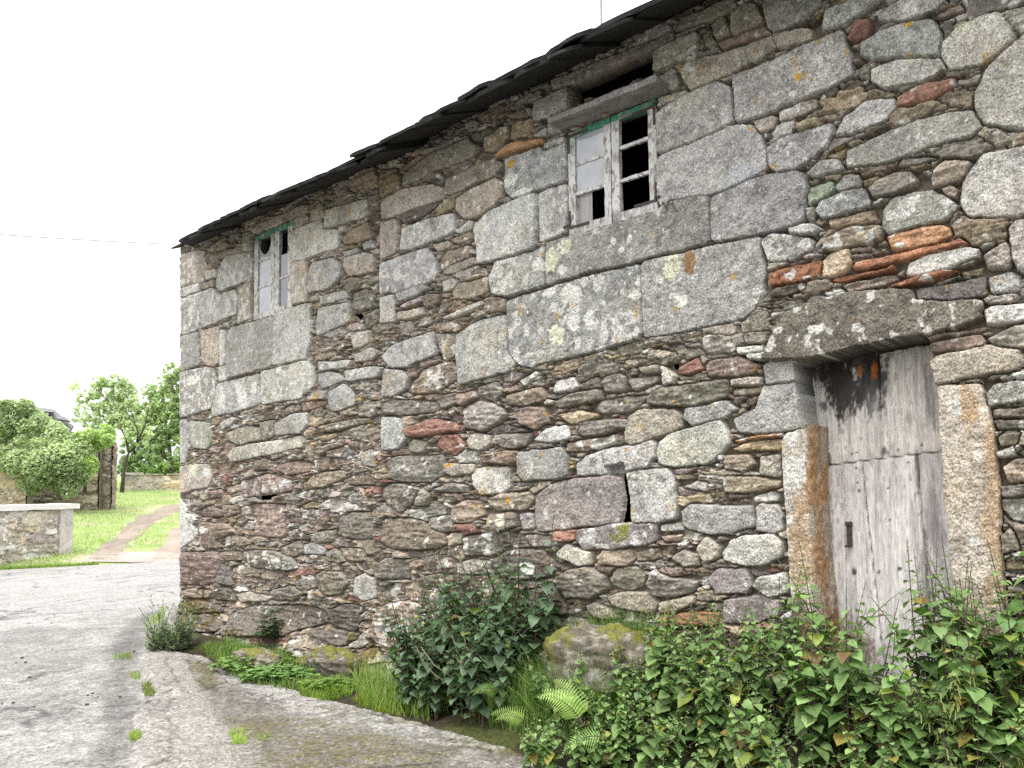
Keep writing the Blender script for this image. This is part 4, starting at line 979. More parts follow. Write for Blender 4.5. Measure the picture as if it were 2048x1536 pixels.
damp = gsd('395,1330 450,1350 470,1380 600,1430 760,1450 900,1490 1130,1540 1500,1700 560,1700 520,1536 480,1480 420,1430 405,1380', .09) * (.35 + .65 * sstep(.35, .6, m3))[..., None]
cc = cc * (1 - .8 * damp) + np.array([.125, .112, .094]) * (.3 + .8 * m2 + .6 * m4)[..., None] * .8 * damp
mossy = np.maximum(gsd('370,1325 425,1332 436,1352 430,1385 408,1392 392,1360 372,1340', .05), np.maximum(gsd('470,1450 600,1440 760,1470 900,1520 820,1600 500,1580 470,1500', .15) * sstep(.46, .54, m2 * .35 + m1 * .25 + m4 * .4)[..., None], gsd('640,1425 760,1432 900,1480 1130,1540 900,1500 700,1450', .05) * sstep(.48, .58, m1)[..., None]))
mosc = np.array([.10, .088, .034]) * (.6 + .8 * m2)[..., None]; cc = cc * (1 - .8 * mossy) + .8 * mossy * mosc
pale = gsd('480,1385 600,1405 800,1452 1000,1505 960,1520 760,1480 600,1440 520,1420', .05) * sstep(.4, .55, m2)[..., None]
cc = cc * (1 - .55 * pale) + .55 * pale * np.array([.33, .325, .31]) * (.5 + m4)[..., None]
cc = cc * (1 - .6 * np.maximum(crack, j2 * leftp * .7)[..., None])
hz = .032 * sstep(-.004, .045, ad) + .014 * (m1 - .5) + .010 * (m2 - .5) + .008 * (fbm(AX * 45, AY * 45, 438, 2) - .5) - .010 * np.maximum(crack, j2 * leftp)
AF = grid_faces(*AX.shape); oka = (ad.ravel()[AF] > -.004).any(1)
hz = np.where(ad > 0, hz, -.01)
o = submesh('concrete_apron', np.stack([AX, AY, hz + .004], -1).reshape(-1, 3), AF, np.clip(cc, .01, .8).reshape(-1, 3), np.zeros(AX.size), oka, M['asphalt'], None); tag(o, kind='structure')
# ------------------------------------------------------------------ soil bank along the wall foot
def zb(s, off):
    s = np.asarray(s, float); off = np.asarray(off, float)
    hm = .06 + .50 * sstep(4.9, 6.3, s); return .012 + hm * np.clip(1 - off / .72, 0, 1) ** .75
bs = np.arange(.35, 10.6, .03); bo = np.arange(-.3, 1.05, .03); BS, BO = np.meshgrid(bs, bo); BZ = zb(BS, np.maximum(BO, 0)) + .05 * (fbm(BS * 5, BO * 5, 440, 3) - .5) - .06 * sstep(.62, .8, BO)
BZ -= .05 * (1 - sstep(.6, 1.6, BS)) * sstep(.3, .5, BO)
BV = np.stack([W0[0] + E[0] * BS + N[0] * BO, W0[1] + E[1] * BS + N[1] * BO, BZ], -1)
bcol = np.array([.034, .027, .019]) * (.6 + .8 * fbm(BS * 12, BO * 12, 441, 3))[..., None]; gm = sstep(.45, .6, fbm(BS * 3, BO * 3, 442, 3))[..., None]
bcol = bcol * (1 - .6 * gm) + .6 * gm * np.array([.06, .075, .02])
M['soil'] = vcol_mat('soil', .95, 40, .5, .1, bd=.02)
o = mesh_np('soil_bank', BV.reshape(-1, 3), grid_faces(*BS.shape)[:, ::-1], M['soil'], None, True, bcol.reshape(-1, 3)); tag(o, kind='structure')
# dirt ruts of the track up the field
def ribbon(name, L, Rr, mat, col, label=None):
    n = 60; Lp = np.array([on_terr(*p) for p in L]); Rp = np.array([on_terr(*p) for p in Rr])
    f = lambda P: np.stack([np.interp(np.linspace(0, 1, n), np.linspace(0, 1, len(P)), P[:, k]) for k in (0, 1)], -1)
    a, b_ = f(Lp), f(Rp); w_ = np.linspace(0, 1, 16); XY = a[:, None] * (1 - w_[None, :, None]) + b_[:, None] * w_[None, :, None]
    dv = (b_ - a); jit = .55 * (fbm(np.arange(n)[:, None] * .5, w_[None] * 2.2, 450, 4) - .5)[..., None] * dv[:, None]; XY = XY + jit
    X, Y = XY[..., 0], XY[..., 1]; ed = np.minimum(w_, 1 - w_)[None]
    Z = terr(X, Y) + .035 * sstep(0, .12, ed) - .012 + .02 * (fbm(X * 4, Y * 4, 451, 3) - .5)
    cc = np.array(col) * (.55 + .7 * fbm(X * 2.2, Y * 1.2, 452, 4) + .3 * fbm(X * 9, Y * 9, 453, 2))[..., None]
    Fq = grid_faces(*X.shape); o = mesh_np(name, np.stack([X, Y, Z], -1).reshape(-1, 3), Fq, mat, None, True, cc.reshape(-1, 3)); tag(o, kind='structure'); return XY
R1 = ribbon('dirt_track', [(175, 1122), (205, 1090), (240, 1058), (285, 1030), (322, 1013), (375, 1003)], [(240, 1122), (262, 1090), (292, 1060), (322, 1040), (350, 1026), (395, 1014)], M['soil'], (.205, .17, .142))
R3 = ribbon('dirt_track', [(158, 1124), (170, 1118), (182, 1112), (196, 1106)], [(420, 1122), (416, 1117), (410, 1112), (404, 1106)], M['soil'], (.30, .265, .235))
R2 = ribbon('dirt_track', [(300, 1121), (318, 1095), (340, 1062), (365, 1046), (400, 1034)], [(372, 1121), (378, 1095), (388, 1070), (400, 1056), (430, 1044)], M['soil'], (.24, .20, .17))
# ------------------------------------------------------------------ grass blades (nobody could count them)
def blades(name, pts, h, wd, cols, seed, lean=.5, kind='stuff', label=None, cat=None, nseg=3):
    rg = np.random.default_rng(seed); n = len(pts); pts = np.asarray(pts, float)
    hh = h * rg.uniform(.45, 1.15, n); az = rg.uniform(0, 2 * np.pi, n); le = lean * rg.uniform(.15, 1.0, n); az2 = az + rg.normal(0, .5, n)
    V = []; t_ = np.linspace(0, 1, nseg + 1)
    for k, tt in enumerate(t_):
        c = pts + np.stack([np.cos(az2) * le * hh * tt ** 1.8, np.sin(az2) * le * hh * tt ** 1.8, hh * tt * (1 - .35 * le * tt)], -1)
        wv = np.stack([-np.sin(az), np.cos(az), np.zeros(n)], -1) * (wd * (1 - tt * .93) * rg.uniform(.9, 1.1))
        V += [c - wv, c + wv]
    V = np.stack(V, 1); k = 2 * (nseg + 1); base = np.arange(n)[:, None] * k
    Fs = np.concatenate([np.stack([base[:, 0] + 2 * j, base[:, 0] + 2 * j + 1, base[:, 0] + 2 * j + 3, base[:, 0] + 2 * j + 2], -1) for j in range(nseg)])
    c0 = np.array(cols[0]); c1 = np.array(cols[1]); mixv = rg.random(n)[:, None] ** 1.3; cc = (c0 * (1 - mixv) + c1 * mixv) * rg.uniform(.75, 1.25, (n, 1))
    o = mesh_np(name, V.reshape(-1, 3), Fs, M['grass'], None, False, np.repeat(cc, k, 0)); tag(o, label, cat, None, kind); return o
rg = np.random.default_rng(5)
# field grass on the slope
P = []; R1f = R1.reshape(-1, 2); R2f = R2.reshape(-1, 2)
for _ in range(60000):
    d = 26 * rg.random() ** 1.5; a = rg.uniform(-3.5, 9); x, y = A0 + ED * a + EN * d
    P.append((x, y))
P = np.array(P); 
def inrib(P, XY):
    _rk = np.random.default_rng(77).random(len(P)) ** 2 * np.where(np.random.default_rng(78).random(len(P)) < .06, -3, 1)
    c = XY[:, 8]; w_ = np.linalg.norm(XY[:, 0] - XY[:, -1], axis=1) / 2; out = np.zeros(len(P), bool)
    for q, ww in zip(c, w_): out |= np.hypot(P[:, 0] - q[0], P[:, 1] - q[1]) < ww * (.70 + .35 * _rk)
    return out
keep = ~inrib(P, R1) & ~inrib(P, R2) & ~inrib(P, R3) & (past(P[:, 0], P[:, 1]) > -.1); P = P[keep]
blades('field_grass', np.c_[P, terr(P[:, 0], P[:, 1]) - .01],   .12, .011, ((.24, .325, .125), (.42, .44, .25)), 6, .8, nseg=2)
# verge along the far road edge
P = np.array([A0 + ED * rg.uniform(-4, 1.9) + EN * rg.normal(-.05, .10) for _ in range(3600)]); 
blades('verge_grass', np.c_[P, np.zeros(len(P))], .10, .007, ((.13, .22, .04), (.28, .32, .09)), 7, .9, nseg=2)
# grass and low weeds at the wall foot
def region(poly, n, z=None):
    q = np.array([ground(*map(float, p.split(',')))[:2] for p in poly.split()]); lo, hi = q.min(0), q.max(0); c = rg.uniform(lo, hi, (n * 6, 2)); c = c[sdf(q, c[:, 0], c[:, 1]) > 0][:n]
    s_ = (c - W0[:2]) @ E[:2]; o_ = (c - W0[:2]) @ N[:2]; zz = np.where(o_ < .72, zb(s_, np.maximum(o_, 0)), .02); return np.c_[c, zz - .01]
tufts = [('700,1385 760,1350 860,1370 900,1440 840,1452 740,1428', 1500, .26, .0035, ((.13, .24, .05), (.32, .40, .11))),
         ('700,1410 790,1400 850,1448 760,1434', 700, .10, .004, ((.22, .30, .04), (.30, .34, .05))),
         ('950,1440 1100,1430 1330,1500 1250,1560 1130,1535 980,1486', 9000, .36, .0042, ((.09, .18, .04), (.25, .33, .10))),
         ('400,1300 560,1296 640,1350 600,1388 480,1365 420,1322', 2300, .085, .005, ((.16, .27, .06), (.30, .42, .11))),
         ('600,1378 690,1372 704,1400 640,1412 600,1396', 1000, .10, .004, ((.16, .27, .04), (.26, .34, .06))),
         ('440,1290 520,1275 600,1310 560,1340 470,1320', 900, .13, .004, ((.10, .20, .05), (.20, .32, .08))),
         ('284,1262 322,1226 336,1222 322,1256 300,1262', 420, .035, .004, ((.30, .40, .06), (.36, .42, .08))),
         ('460,1478 486,1470 492,1500 466,1502', 320, .07, .004, ((.22, .34, .05), (.34, .42, .08))), ('506,1484 540,1478 546,1490 512,1494', 220, .05, .003, ((.26, .34, .06), (.36, .40, .1))),
         ('258,1472 284,1466 284,1482 262,1490', 160, .05, .003, ((.2, .3, .05), (.32, .36, .1))), ('282,1374 306,1366 310,1394 290,1398', 260, .05, .003, ((.2, .3, .05), (.32, .36, .1))),
         ('260,1350 280,1345 282,1362 262,1364', 120, .04, .003, ((.2, .3, .05), (.32, .36, .1))), ('225,1314 262,1306 266,1320 228,1322', 160, .045, .003, ((.2, .28, .05), (.32, .36, .1)))]
for k, (poly, n, h, wd, cols) in enumerate(tufts):
    blades('grass', region(poly, n), h, wd, cols, 30 + k, .8)
# dry wispy grass behind the tuft, small gravel on the road
mb = MB(); rr = random.Random(9)
for (x, y) in [(57, 1248), (65, 1255), (103, 1248), (44, 1318), (54, 1314), (51, 1327), (32, 1328), (105, 1301), (80, 1354), (59, 1358), (45, 1368), (68, 1417), (26, 1409), (176, 1394), (185, 1390), (174, 1413), (268, 1305), (380, 1470), (415, 1495), (574, 1410), (590, 1420), (625, 1432), (650, 1440), (330, 1360), (445, 1425), (500, 1445), (740, 1470), (700, 1462), (240, 1397), (196, 1397)] + [(rr.uniform(0, 700), rr.uniform(1290, 1530)) for _ in range(14)]:
    g = ground(x, y); r = rr.uniform(.003, .010) * (1 if y < 1500 else .8); ph = [rr.uniform(.7, 1.3) for _ in range(8)]
    Vv = [(g[0] + r * ph[i] * (1 if i & 1 else -1), g[1] + r * ph[(i + 3) % 8] * (1 if i & 2 else -1), .012 + r * (.9 if i & 4 else -.8) * ph[(i + 5) % 8]) for i in range(8)]
    mb.add(Vv, [(0, 2, 3, 1), (4, 5, 7, 6), (0, 1, 5, 4), (2, 6, 7, 3), (0, 4, 6, 2), (1, 3, 7, 5)])
o = mb.build('gravel', simple('gravel_bits', (.07, .06, .05), .9, .5, 30), None); tag(o, kind='stuff')
# ------------------------------------------------------------------ boulders
def boulder(name, c, r, seed, col, label, mossk=0.0, rz=0.0):
    n, m_ = 64, 48; u = np.linspace(0, 2 * np.pi, n, endpoint=False); v = np.linspace(-np.pi / 2, np.pi / 2, m_); U, Vv = np.meshgrid(u, v)
    X = np.cos(Vv) * np.cos(U); Y = np.cos(Vv) * np.sin(U); Z = np.sin(Vv); sg = lambda a, p: np.sign(a) * np.abs(a) ** p
    X, Y, Z = sg(X, .8), sg(Y, .8), sg(Z, .8)
    fU, fV = np.floor(X * 2.3 + seed), np.floor((Z + Y * .6) * 2.6); k = 1 + .22 * ((_h(fU, fV, seed + 15) - .5) * (X * 2.3 + seed - fU - .5) + (_h(fU, fV, seed + 16) - .5) * ((Z + Y * .6) * 2.6 - fV - .5)) + .62 * (fbm(X * 1.8 + seed, Y * 1.8 + Z * 1.5, seed, 3) - .5) + .20 * (fbm(X * 6 + seed, (Y + Z) * 6, seed + 3, 3) - .5) + .07 * (fbm(X * 17 + Y * 9, Z * 17, seed + 4, 2) - .5)
    V = np.stack([X * k * r[0], Y * k * r[1], Z * k * r[2]], -1)
    ca, sa = math.cos(rz), math.sin(rz); V = np.stack([V[..., 0] * ca - V[..., 1] * sa, V[..., 0] * sa + V[..., 1] * ca, V[..., 2]], -1)
    cc = np.array(col) * (.6 + .8 * fbm(X * 5, Y * 5 + Z * 5, seed + 7, 4))[..., None]
    li = sstep(.58, .63, fbm(X * 9 + 3, Z * 9 + Y * 9, seed + 8, 3))[..., None]; cc = cc * (1 - .5 * li) + .5 * li * np.array([.40, .39, .35])
    mo = sstep(.45, .6, fbm(X * 4, Y * 4, seed + 9, 3) + .35 * (Z - .35) + mossk - .3)[..., None]; cc = cc * (1 - mo * .9) + mo * .9 * np.array([.15, .15, .03]) * (.6 + .8 * fbm(X * 30, Y * 30 + Z * 30, seed + 11, 2))[..., None]
    i = np.arange(n * m_).reshape(m_, n); ir = np.roll(i, -1, 1); Fq = np.stack([i[:-1], ir[:-1], ir[1:], i[1:]], -1).reshape(-1, 4)
    o = mesh_np(name, V.reshape(-1, 3), Fq, M['stone'], None, True, cc.reshape(-1, 3), np.full(n * m_, .6)); o.location = c; return tag(o, label, 'boulder')
rzE = math.atan2(E[1], E[0])
def bould_px(x0, x1, y0, y1, q, depth, *a, **k):
    s0, _ = wall(x0, y1, q); s1, _ = wall(x1, y1, q); xm = (x0 + x1) / 2; z1 = wall(xm, y0, q)[1]; z0 = wall(xm, y1, q)[1]
    return boulder('boulder', wp((s0 + s1) / 2, q, (z0 + z1) / 2), ((s1 - s0) / 2 * 1.02, depth, (z1 - z0) / 2 * 1.05), *a, rz=rzE, **k)
bould_px(1122, 1335, 1264, 1420, .24, .28, 41, (.125, .108, .084), 'large lichened boulder jutting from the wall foot between the two nettle clumps', mossk=.14)
bould_px(628, 706, 1298, 1358, .16, .16, 43, (.13, .11, .09), 'dark rounded boulder capped with yellow moss at the wall foot', mossk=.22)
bould_px(596, 632, 1318, 1352, .14, .10, 47, (.14, .11, .07), 'small brown mossy boulder beside the moss-capped one', mossk=.15)
bould_px(486, 556, 1300, 1342, .42, .14, 49, (.16, .14, .10), 'low mossy boulder sunk among bright green weeds near the house corner', mossk=.2)
# ------------------------------------------------------------------ roadside wall, far wall, ruin
def free_wall(root, name, P0, P1, h, seed, stones, mort, base0=0.0, res=.022, thick=.4, types='wtwtlgwtb', gain=1.0, scale=1.0):
    P0 = np.array(P0[:2]); P1 = np.array(P1[:2]); L = np.linalg.norm(P1 - P0); d = (P1 - P0) / L
    tc = np.arange(0, L, res); zr = np.arange(-.25, h, res * .8); T, Zz = np.meshgrid(tc, zr)
    ft = lambda x, z, r: types[int(r.random() * len(types))]
    k = scale
    fill = [(200, .2 * k, .34 * k, .10 * k, .17 * k, .05, None, ft), (700, .11 * k, .2 * k, .05 * k, .1 * k, .07, None, ft), (2500, .06 * k, .12 * k, .02 * k, .045 * k, .1, None, ft), (4000, .03 * k, .06 * k, .012 * k, .02 * k, .15, None, ft)]
    H, C, G, cut, own = masonry(T, Zz, tc, zr, stones, [], fill, seed, mort=mort); H = np.where(own >= 0, H, -.02); C = np.clip(C * gain, .01, .8)
    nn = np.array([d[1], -d[0]]); nn = nn if nn @ (CAM[:2] - P0) > 0 else -nn
    V = np.stack([P0[0] + d[0] * T + nn[0] * H, P0[1] + d[1] * T + nn[1] * H, base0 + Zz], -1).reshape(-1, 3); Fq = grid_faces(*T.shape)
    if np.cross(np.array([d[0], d[1], 0]), np.array([0, 0, 1]))[:2] @ nn < 0: Fq = Fq[:, ::-1]
    V = V - np.array([*root.location]); o = mesh_np(name, V, Fq, M['stone'], root, True, C.reshape(-1, 3), G.ravel()); 
    mb = MB(); q = lambda s, off, z: tuple(np.array([*(P0 + d * s + nn * off), base0 + z]) - np.array([*root.location]))
    a = [q(0, -.06, -.25), q(L, -.06, -.25), q(L, -thick, -.25), q(0, -thick, -.25), q(0, -.06, h - .01), q(L, -.06, h - .01), q(L, -thick, h - .01), q(0, -thick, h - .01)]
    mb.add(a, [(0, 3, 2, 1), (4, 5, 6, 7), (1, 2, 6, 5), (2, 3, 7, 6), (3, 0, 4, 7)], (.3, .27, .22)); mb.build('wall_core', M['wood'] if 0 else M['corestone'] if name != 'end_pier' and name != 'stone_wall' and name != 'pier_side' else M['darkcore'], root); return d, nn
M['corestone'] = simple('wall_core', (.28, .25, .2), .9, .3, 6, .8, .03)
M['darkcore'] = simple('dark_core', (.17, .15, .125), .9, .5, 9, .9, .05)
g1 = ground(128, 1124); g0 = ground(0, 1137); dd = (g0 - g1) / np.linalg.norm(g0 - g1); gL = g1 + dd * 9; hW = 1.37
GWALL = empty('garden_wall', g1); tag(GWALL, 'low rubble garden wall with a white concrete coping across the road', 'wall')
d_, n_ = free_wall(GWALL, 'rubble_face', gL, g1, hW - .10, 501, [], (.38, .34, .29), res=.02, types='lwwtlwlpw', gain=1.4)
mb = MB(); q = lambda s, off, z: np.array([dd[0] * s + n_[0] * off, dd[1] * s + n_[1] * off, z])
Vc = []; nsg = 40
for i in range(nsg + 1):
    s = -.32 + (9.4) * i / nsg; jz = random.uniform(-.008, .008); Vc += [q(s, .10, hW - .10 + jz), q(s, .10, hW + .02 + jz), q(s, -.5, hW + .03 + jz), q(s, -.5, hW - .10 + jz)]
mb.add(Vc, [(4 * i + k, 4 * i + (k + 1) % 4, 4 * i + 4 + (k + 1) % 4, 4 * i + 4 + k) for i in range(nsg) for k in range(4)] + [(0, 3, 2, 1), (4 * nsg, 4 * nsg + 1, 4 * nsg + 2, 4 * nsg + 3)])
mb.build('coping', simple('pale_concrete', (.62, .61, .58), .85, .1, 6, .3, .01), GWALL)
mb = MB(); 
def prism(mb, s0, s1, o0, o1, z0, z1, n=10, j=.012):
    V = []; 
    for i in range(n + 1):
        z = z0 + (z1 - z0) * i / n
        for (s, o_) in ((s0, o1), (s1, o1), (s1, o0), (s0, o0)): V.append(q(s + random.uniform(-j, j), o_ + random.uniform(-j, j), z))
    mb.add(V, [(4 * i + k, 4 * i + (k + 1) % 4, 4 * i + 4 + (k + 1) % 4, 4 * i + 4 + k) for i in range(n) for k in range(4)] + [(0, 3, 2, 1), (4 * n, 4 * n + 1, 4 * n + 2, 4 * n + 3)])
prism(mb, .16, -.19, -.42, .045, -.2, hW - .101)
mb.build('end_pillar', simple('granite_post', (.50, .47, .45), .9, .25, 7, .8, .03), GWALL, bevel=.015)
fw1 = on_terr(246, 981); fw2 = on_terr(420, 979)
FW_ = empty('field_wall', (fw1[0], fw1[1], fw1[2])); tag(FW_, 'distant low wall of pinkish rubble at the top of the grassy slope', 'wall')
free_wall(FW_, 'rubble_face', fw1, fw2, abs(at_depth(250, 948, fw1[1])[2] - fw1[2]), 511, [], (.30, .22, .18), base0=fw1[2] - .05, res=.04, types='wtpwpw', gain=1.45, scale=1.5)
mb = MB(); a = np.array([0, 0, 0]); fd = (fw2 - fw1) / np.linalg.norm(fw2 - fw1); hF = abs(at_depth(250, 948, fw1[1])[2] - fw1[2])
for i in range(9):
    s0 = i * .95; mb.box(s0, s0 + random.uniform(.7, .93), -.08, .45, 0, random.uniform(.06, .11), j=.02)
o = mb.build('cap_stones', simple('cap_stone', (.42, .38, .34), .9, .25, 4), FW_); o.location = (0, 0, hF - .05); o.rotation_euler = (0, 0, math.atan2(fd[1], fd[0]))
# ruin: ivied wall, end pier, collapsed slates
YR = 27.0; rb = at_depth(100, 990, YR)
RUIN = empty('ruined_building', rb); tag(RUIN, 'roofless ruin with a bare stone end pier and collapsed slates, half buried in ivy', 'ruin')
r0 = at_depth(-90, 990, YR + 1.0); r1 = at_depth(196, 990, YR + 1.0); zt = float(terr(np.array([rb[0]]), np.array([rb[1]]))[0])
free_wall(RUIN, 'stone_wall', r0, r1, at_depth(100, 860, YR)[2] - zt, 521, [], (.12, .10, .08), base0=zt, res=.035, types='bwdtwb', scale=1.4)
e0 = at_depth(190, 990, YR + 1.3); e1 = at_depth(221, 990, YR + 1.3)
free_wall(RUIN, 'end_pier', e0, e1, at_depth(210, 884, YR + 1.3)[2] - zt, 523, [], (.10, .09, .07), base0=zt, res=.03, types='dbdb', thick=.35, scale=1.2)
_bk = (e1 - e0)[:2] / np.linalg.norm((e1 - e0)[:2]); _nb = np.array([-_bk[1], _bk[0]]); _nb = _nb if _nb[1] > 0 else -_nb; _p0 = e1[:2] + _bk * .05; free_wall(RUIN, 'pier_side', _p0, _p0 + _nb * .36, at_depth(210, 884, YR + 1.3)[2] - zt, 527, [], (.10, .09, .07), base0=zt, res=.03, types='dbdb', thick=.05, scale=1.2)
f0 = at_depth(-80, 990, YR - .6); f1 = at_depth(52, 990, YR - .6)
free_wall(RUIN, 'fallen_wall', f0, f1, at_depth(20, 925, YR - .6)[2] - zt + .15, 525, [], (.22, .17, .12), base0=zt - .1, res=.035, types='twbt', scale=1.4)
mb = MB(); rr = random.Random(3)
for pts, d0, d1 in [('60,817 96,822 112,856 78,838', .3, 1.3), ('92,820 108,819 128,836 146,852 118,858 104,846', .0, 1.2), ('100,838 120,836 146,850 140,862 112,858', -.15, .5), ('64,813 104,818 106,824 66,821', .2, 1.5), ('108,828 130,834 140,842 116,838', -.2, .4)]:
    P_ = [tuple(map(float, p.split(','))) for p in pts.split()]; y0_ = min(p[1] for p in P_); y1_ = max(p[1] for p in P_); F_ = []; B_ = []
    for (x, y) in P_:
        dd_ = d1 + (d0 - d1) * (y - y0_) / (y1_ - y0_); c = at_depth(x, y, YR + .6 + dd_) - rb; F_.append(c); B_.append(c + np.array([0, .06, -.05]))
    n_ = len(F_); mb.add(F_ + B_, [tuple(range(n_)), tuple(range(2 * n_ - 1, n_ - 1, -1))] + [(i, n_ + i, n_ + (i + 1) % n_, (i + 1) % n_) for i in range(n_)])
o = mb.build('collapsed_roof', simple('fallen_slate', (.13, .13, .14), .7, .3, 4), RUIN)
# ------------------------------------------------------------------ leaves in bulk
def leaf_cloud(name, centres, n, size, cols, seed, parent=None, shell=.5, up=.35, mat='leaf', loc=(0, 0, 0), drop=None):
    """n small folded leaves spread through a set of ellipsoids (centre, rx, ry, rz, weight)"""
    rg = np.random.default_rng(seed); wts = np.array([c[4] for c in centres], float); wts /= wts.sum(); idx = rg.choice(len(centres), n, p=wts)
    cen = np.array([c[0] for c in centres])[idx]; rad = np.array([c[1:4] for c in centres])[idx]
    d = rg.normal(size=(n, 3)); d /= np.linalg.norm(d, axis=1)[:, None]; r = rg.random(n) ** (1 / 3) * (1 - shell) + shell * rg.random(n) ** .12
    P = cen + d * r[:, None] * rad
    k = fbm(P[:, 0] * 1.3, P[:, 2] * 1.3 + P[:, 1], seed, 2); P = P[k > .33] if drop is None else P[k > drop]; n = len(P); d = d[:n]
    nrm = rg.normal(size=(n, 3)) * .75 + np.array([0, -.25, up + .5]); nrm /= np.linalg.norm(nrm, axis=1)[:, None]
    a = np.cross(nrm, rg.normal(size=(n, 3))); a /= np.linalg.norm(a, axis=1)[:, None]; b_ = np.cross(nrm, a)
    L = (size * rg.uniform(.6, 1.3, n))[:, None]; W_ = L * rg.uniform(.32, .5, (n, 1))
    V = np.stack([P - a * L * .5, P + b_ * W_ + nrm * W_ * .25, P + a * L * .55, P - b_ * W_ + nrm * W_ * .25], 1)
    Fq = np.arange(n * 4).reshape(n, 4); Fq = np.concatenate([Fq[:, [0, 1, 2]], Fq[:, [0, 2, 3]]])
    c0, c1 = np.array(cols[0]), np.array(cols[1]); m_ = np.clip(fbm(P[:, 0] * .9, P[:, 2] * .9, seed + 1, 2)[:, None] * 1.6 - .4 + rg.normal(0, .15, (n, 1)), 0, 1)
    cc = (c0 * (1 - m_) + c1 * m_) * rg.uniform(.75, 1.25, (n, 1))
    return mesh_np(name, V.reshape(-1, 3) - np.array(loc), Fq, M[mat], parent, False, np.repeat(cc, 4, 0))
def px_ell(lst, Y, fy=.7):
    out = []
    for (x, y, r, w_) in lst:
        dy = random.uniform(-.3, .3); c = at_depth(x, y, Y + dy); k = r / F * Y; out.append((c, k, k * fy, k, w_))
    return out
iv = empty('ivy', rb); tag(iv, 'mass of pale green ivy smothering the ruined building', 'ivy')
leaf_cloud('foliage', px_ell([(-40, 850, 60, 6), (20, 840, 42, 7), (48, 818, 22, 3), (10, 815, 16, 2), (55, 832, 18, 4), (80, 850, 22, 5), (0, 915, 30, 5), (40, 925, 30, 6), (110, 860, 18, 4), (60, 870, 55, 9), (20, 890, 45, 7), (100, 880, 40, 8), (120, 925, 48, 9), (90, 935, 42, 8), (62, 965, 28, 4), (150, 950, 30, 5), (130, 970, 30, 4), (150, 900, 34, 5)], YR - .5), 20000, .13, ((.38, .46, .27), (.68, .75, .53)), 61, iv, .85, .4, 'far_leaf', loc=rb)  # ivy colours lifted beyond real leaves, painting in the overexposed distance
leaf_cloud('foliage', px_ell([(165, 868, 30, 5), (185, 880, 26, 4), (150, 930, 26, 4), (172, 930, 24, 4), (205, 872, 26, 3), (216, 880, 12, 1)], YR - .2), 6000, .13, ((.36, .48, .19), (.60, .72, .36)), 62, iv, .85, .4, 'far_leaf', loc=rb)
for (x0, y0, x1, y1) in [(30, 985, 45, 930), (120, 985, 118, 930), (170, 985, 160, 920), (80, 985, 84, 930)]:
    p0 = at_depth(x0, y0, YR - .1) - rb; p1 = at_depth(x1, y1, YR - .1) - rb; mb = MB(); mb.tube([p0, (p0 + p1) / 2 + np.array([.1, 0, 0]), p1], [.06, .045, .02], 6); mb.build('stem', M['bark'], iv, smooth=True)
def tree(label, Y, trunk, limbs, crowns, n, size, cols, seed, group=None, cat='tree', name='tree', tr=.16):
    b0 = at_depth(*trunk[0], Y); root = empty(name, b0); tag(root, label, cat, group)
    mb = MB(); pts = [at_depth(x, y, Y) - b0 for x, y in trunk]; pts[0] = pts[0] - np.array([0, 0, .3]); mb.tube(pts, np.linspace(tr, tr * .5, len(pts)), 8)
    for lm in limbs:
        p = [at_depth(x, y, Y + (random.uniform(-.6, .6) if k else 0)) - b0 for k, (x, y) in enumerate(lm)]; mb.tube(p, np.linspace(tr * .5, tr * .12, len(p)), 6)
    mb.build('trunk', M['bark'], root, smooth=True)
    sub = []
    for (x, y, r, w_) in crowns:                             # many small sprays inside each limb's spread, with gaps between them
        for _ in range(int(14 + r * .7)):
            a = random.uniform(0, 6.283); d = r * math.sqrt(random.random()) * .92; sub.append((x + d * math.cos(a), y + d * math.sin(a), max(4, r * random.uniform(.10, .24)), w_ * random.uniform(.4, 1.4)))
    leaf_cloud('crown', px_ell(sub, Y, 1.3), n, size, cols, seed, root, .2, .3, 'far_leaf', loc=b0, drop=.05); return root
tree('slender young tree with a forked dark trunk and airy light green crown beside the ruin', 35, [(243, 983), (247, 950), (252, 920), (258, 905)],
     [[(258, 905), (252, 880), (240, 850), (215, 800), (190, 775)], [(258, 905), (272, 893), (276, 865), (262, 820), (246, 765)], [(272, 893), (290, 850), (300, 800)], [(240, 850), (200, 830), (165, 800)]],
     [(240, 800, 44, 8), (205, 790, 34, 5), (175, 800, 22, 2), (150, 772, 12, 1), (215, 835, 34, 6), (250, 850, 34, 6), (236, 762, 16, 2), (262, 830, 30, 5), (195, 765, 16, 1), (160, 830, 18, 1.5), (185, 850, 20, 2), (280, 870, 26, 3)], 9500, .125, ((.38, .46, .28), (.63, .70, .48)), 71, tr=.10)  # crown colours lifted as well, overexposed light put into the leaves
tree('denser green tree partly hidden behind the house corner', 42, [(345, 985), (342, 930), (338, 880)],
     [[(338, 880), (318, 840), (300, 800)], [(338, 880), (350, 830), (345, 770), (335, 745)], [(342, 930), (310, 890), (290, 870)]],
     [(290, 830, 26, 5), (275, 850, 26, 5), (330, 850, 40, 9), (300, 850, 34, 7), (350, 820, 40, 7), (340, 900, 40, 7), (310, 895, 32, 5), (345, 775, 22, 2), (322, 770, 24, 2), (300, 790, 24, 2), (345, 745, 22, 2), (325, 800, 30, 4), (312, 820, 30, 5), (350, 765, 26, 3), (400, 840, 60, 9), (400, 770, 40, 4)], 24000, .14, ((.31, .42, .22), (.55, .65, .37)), 73)
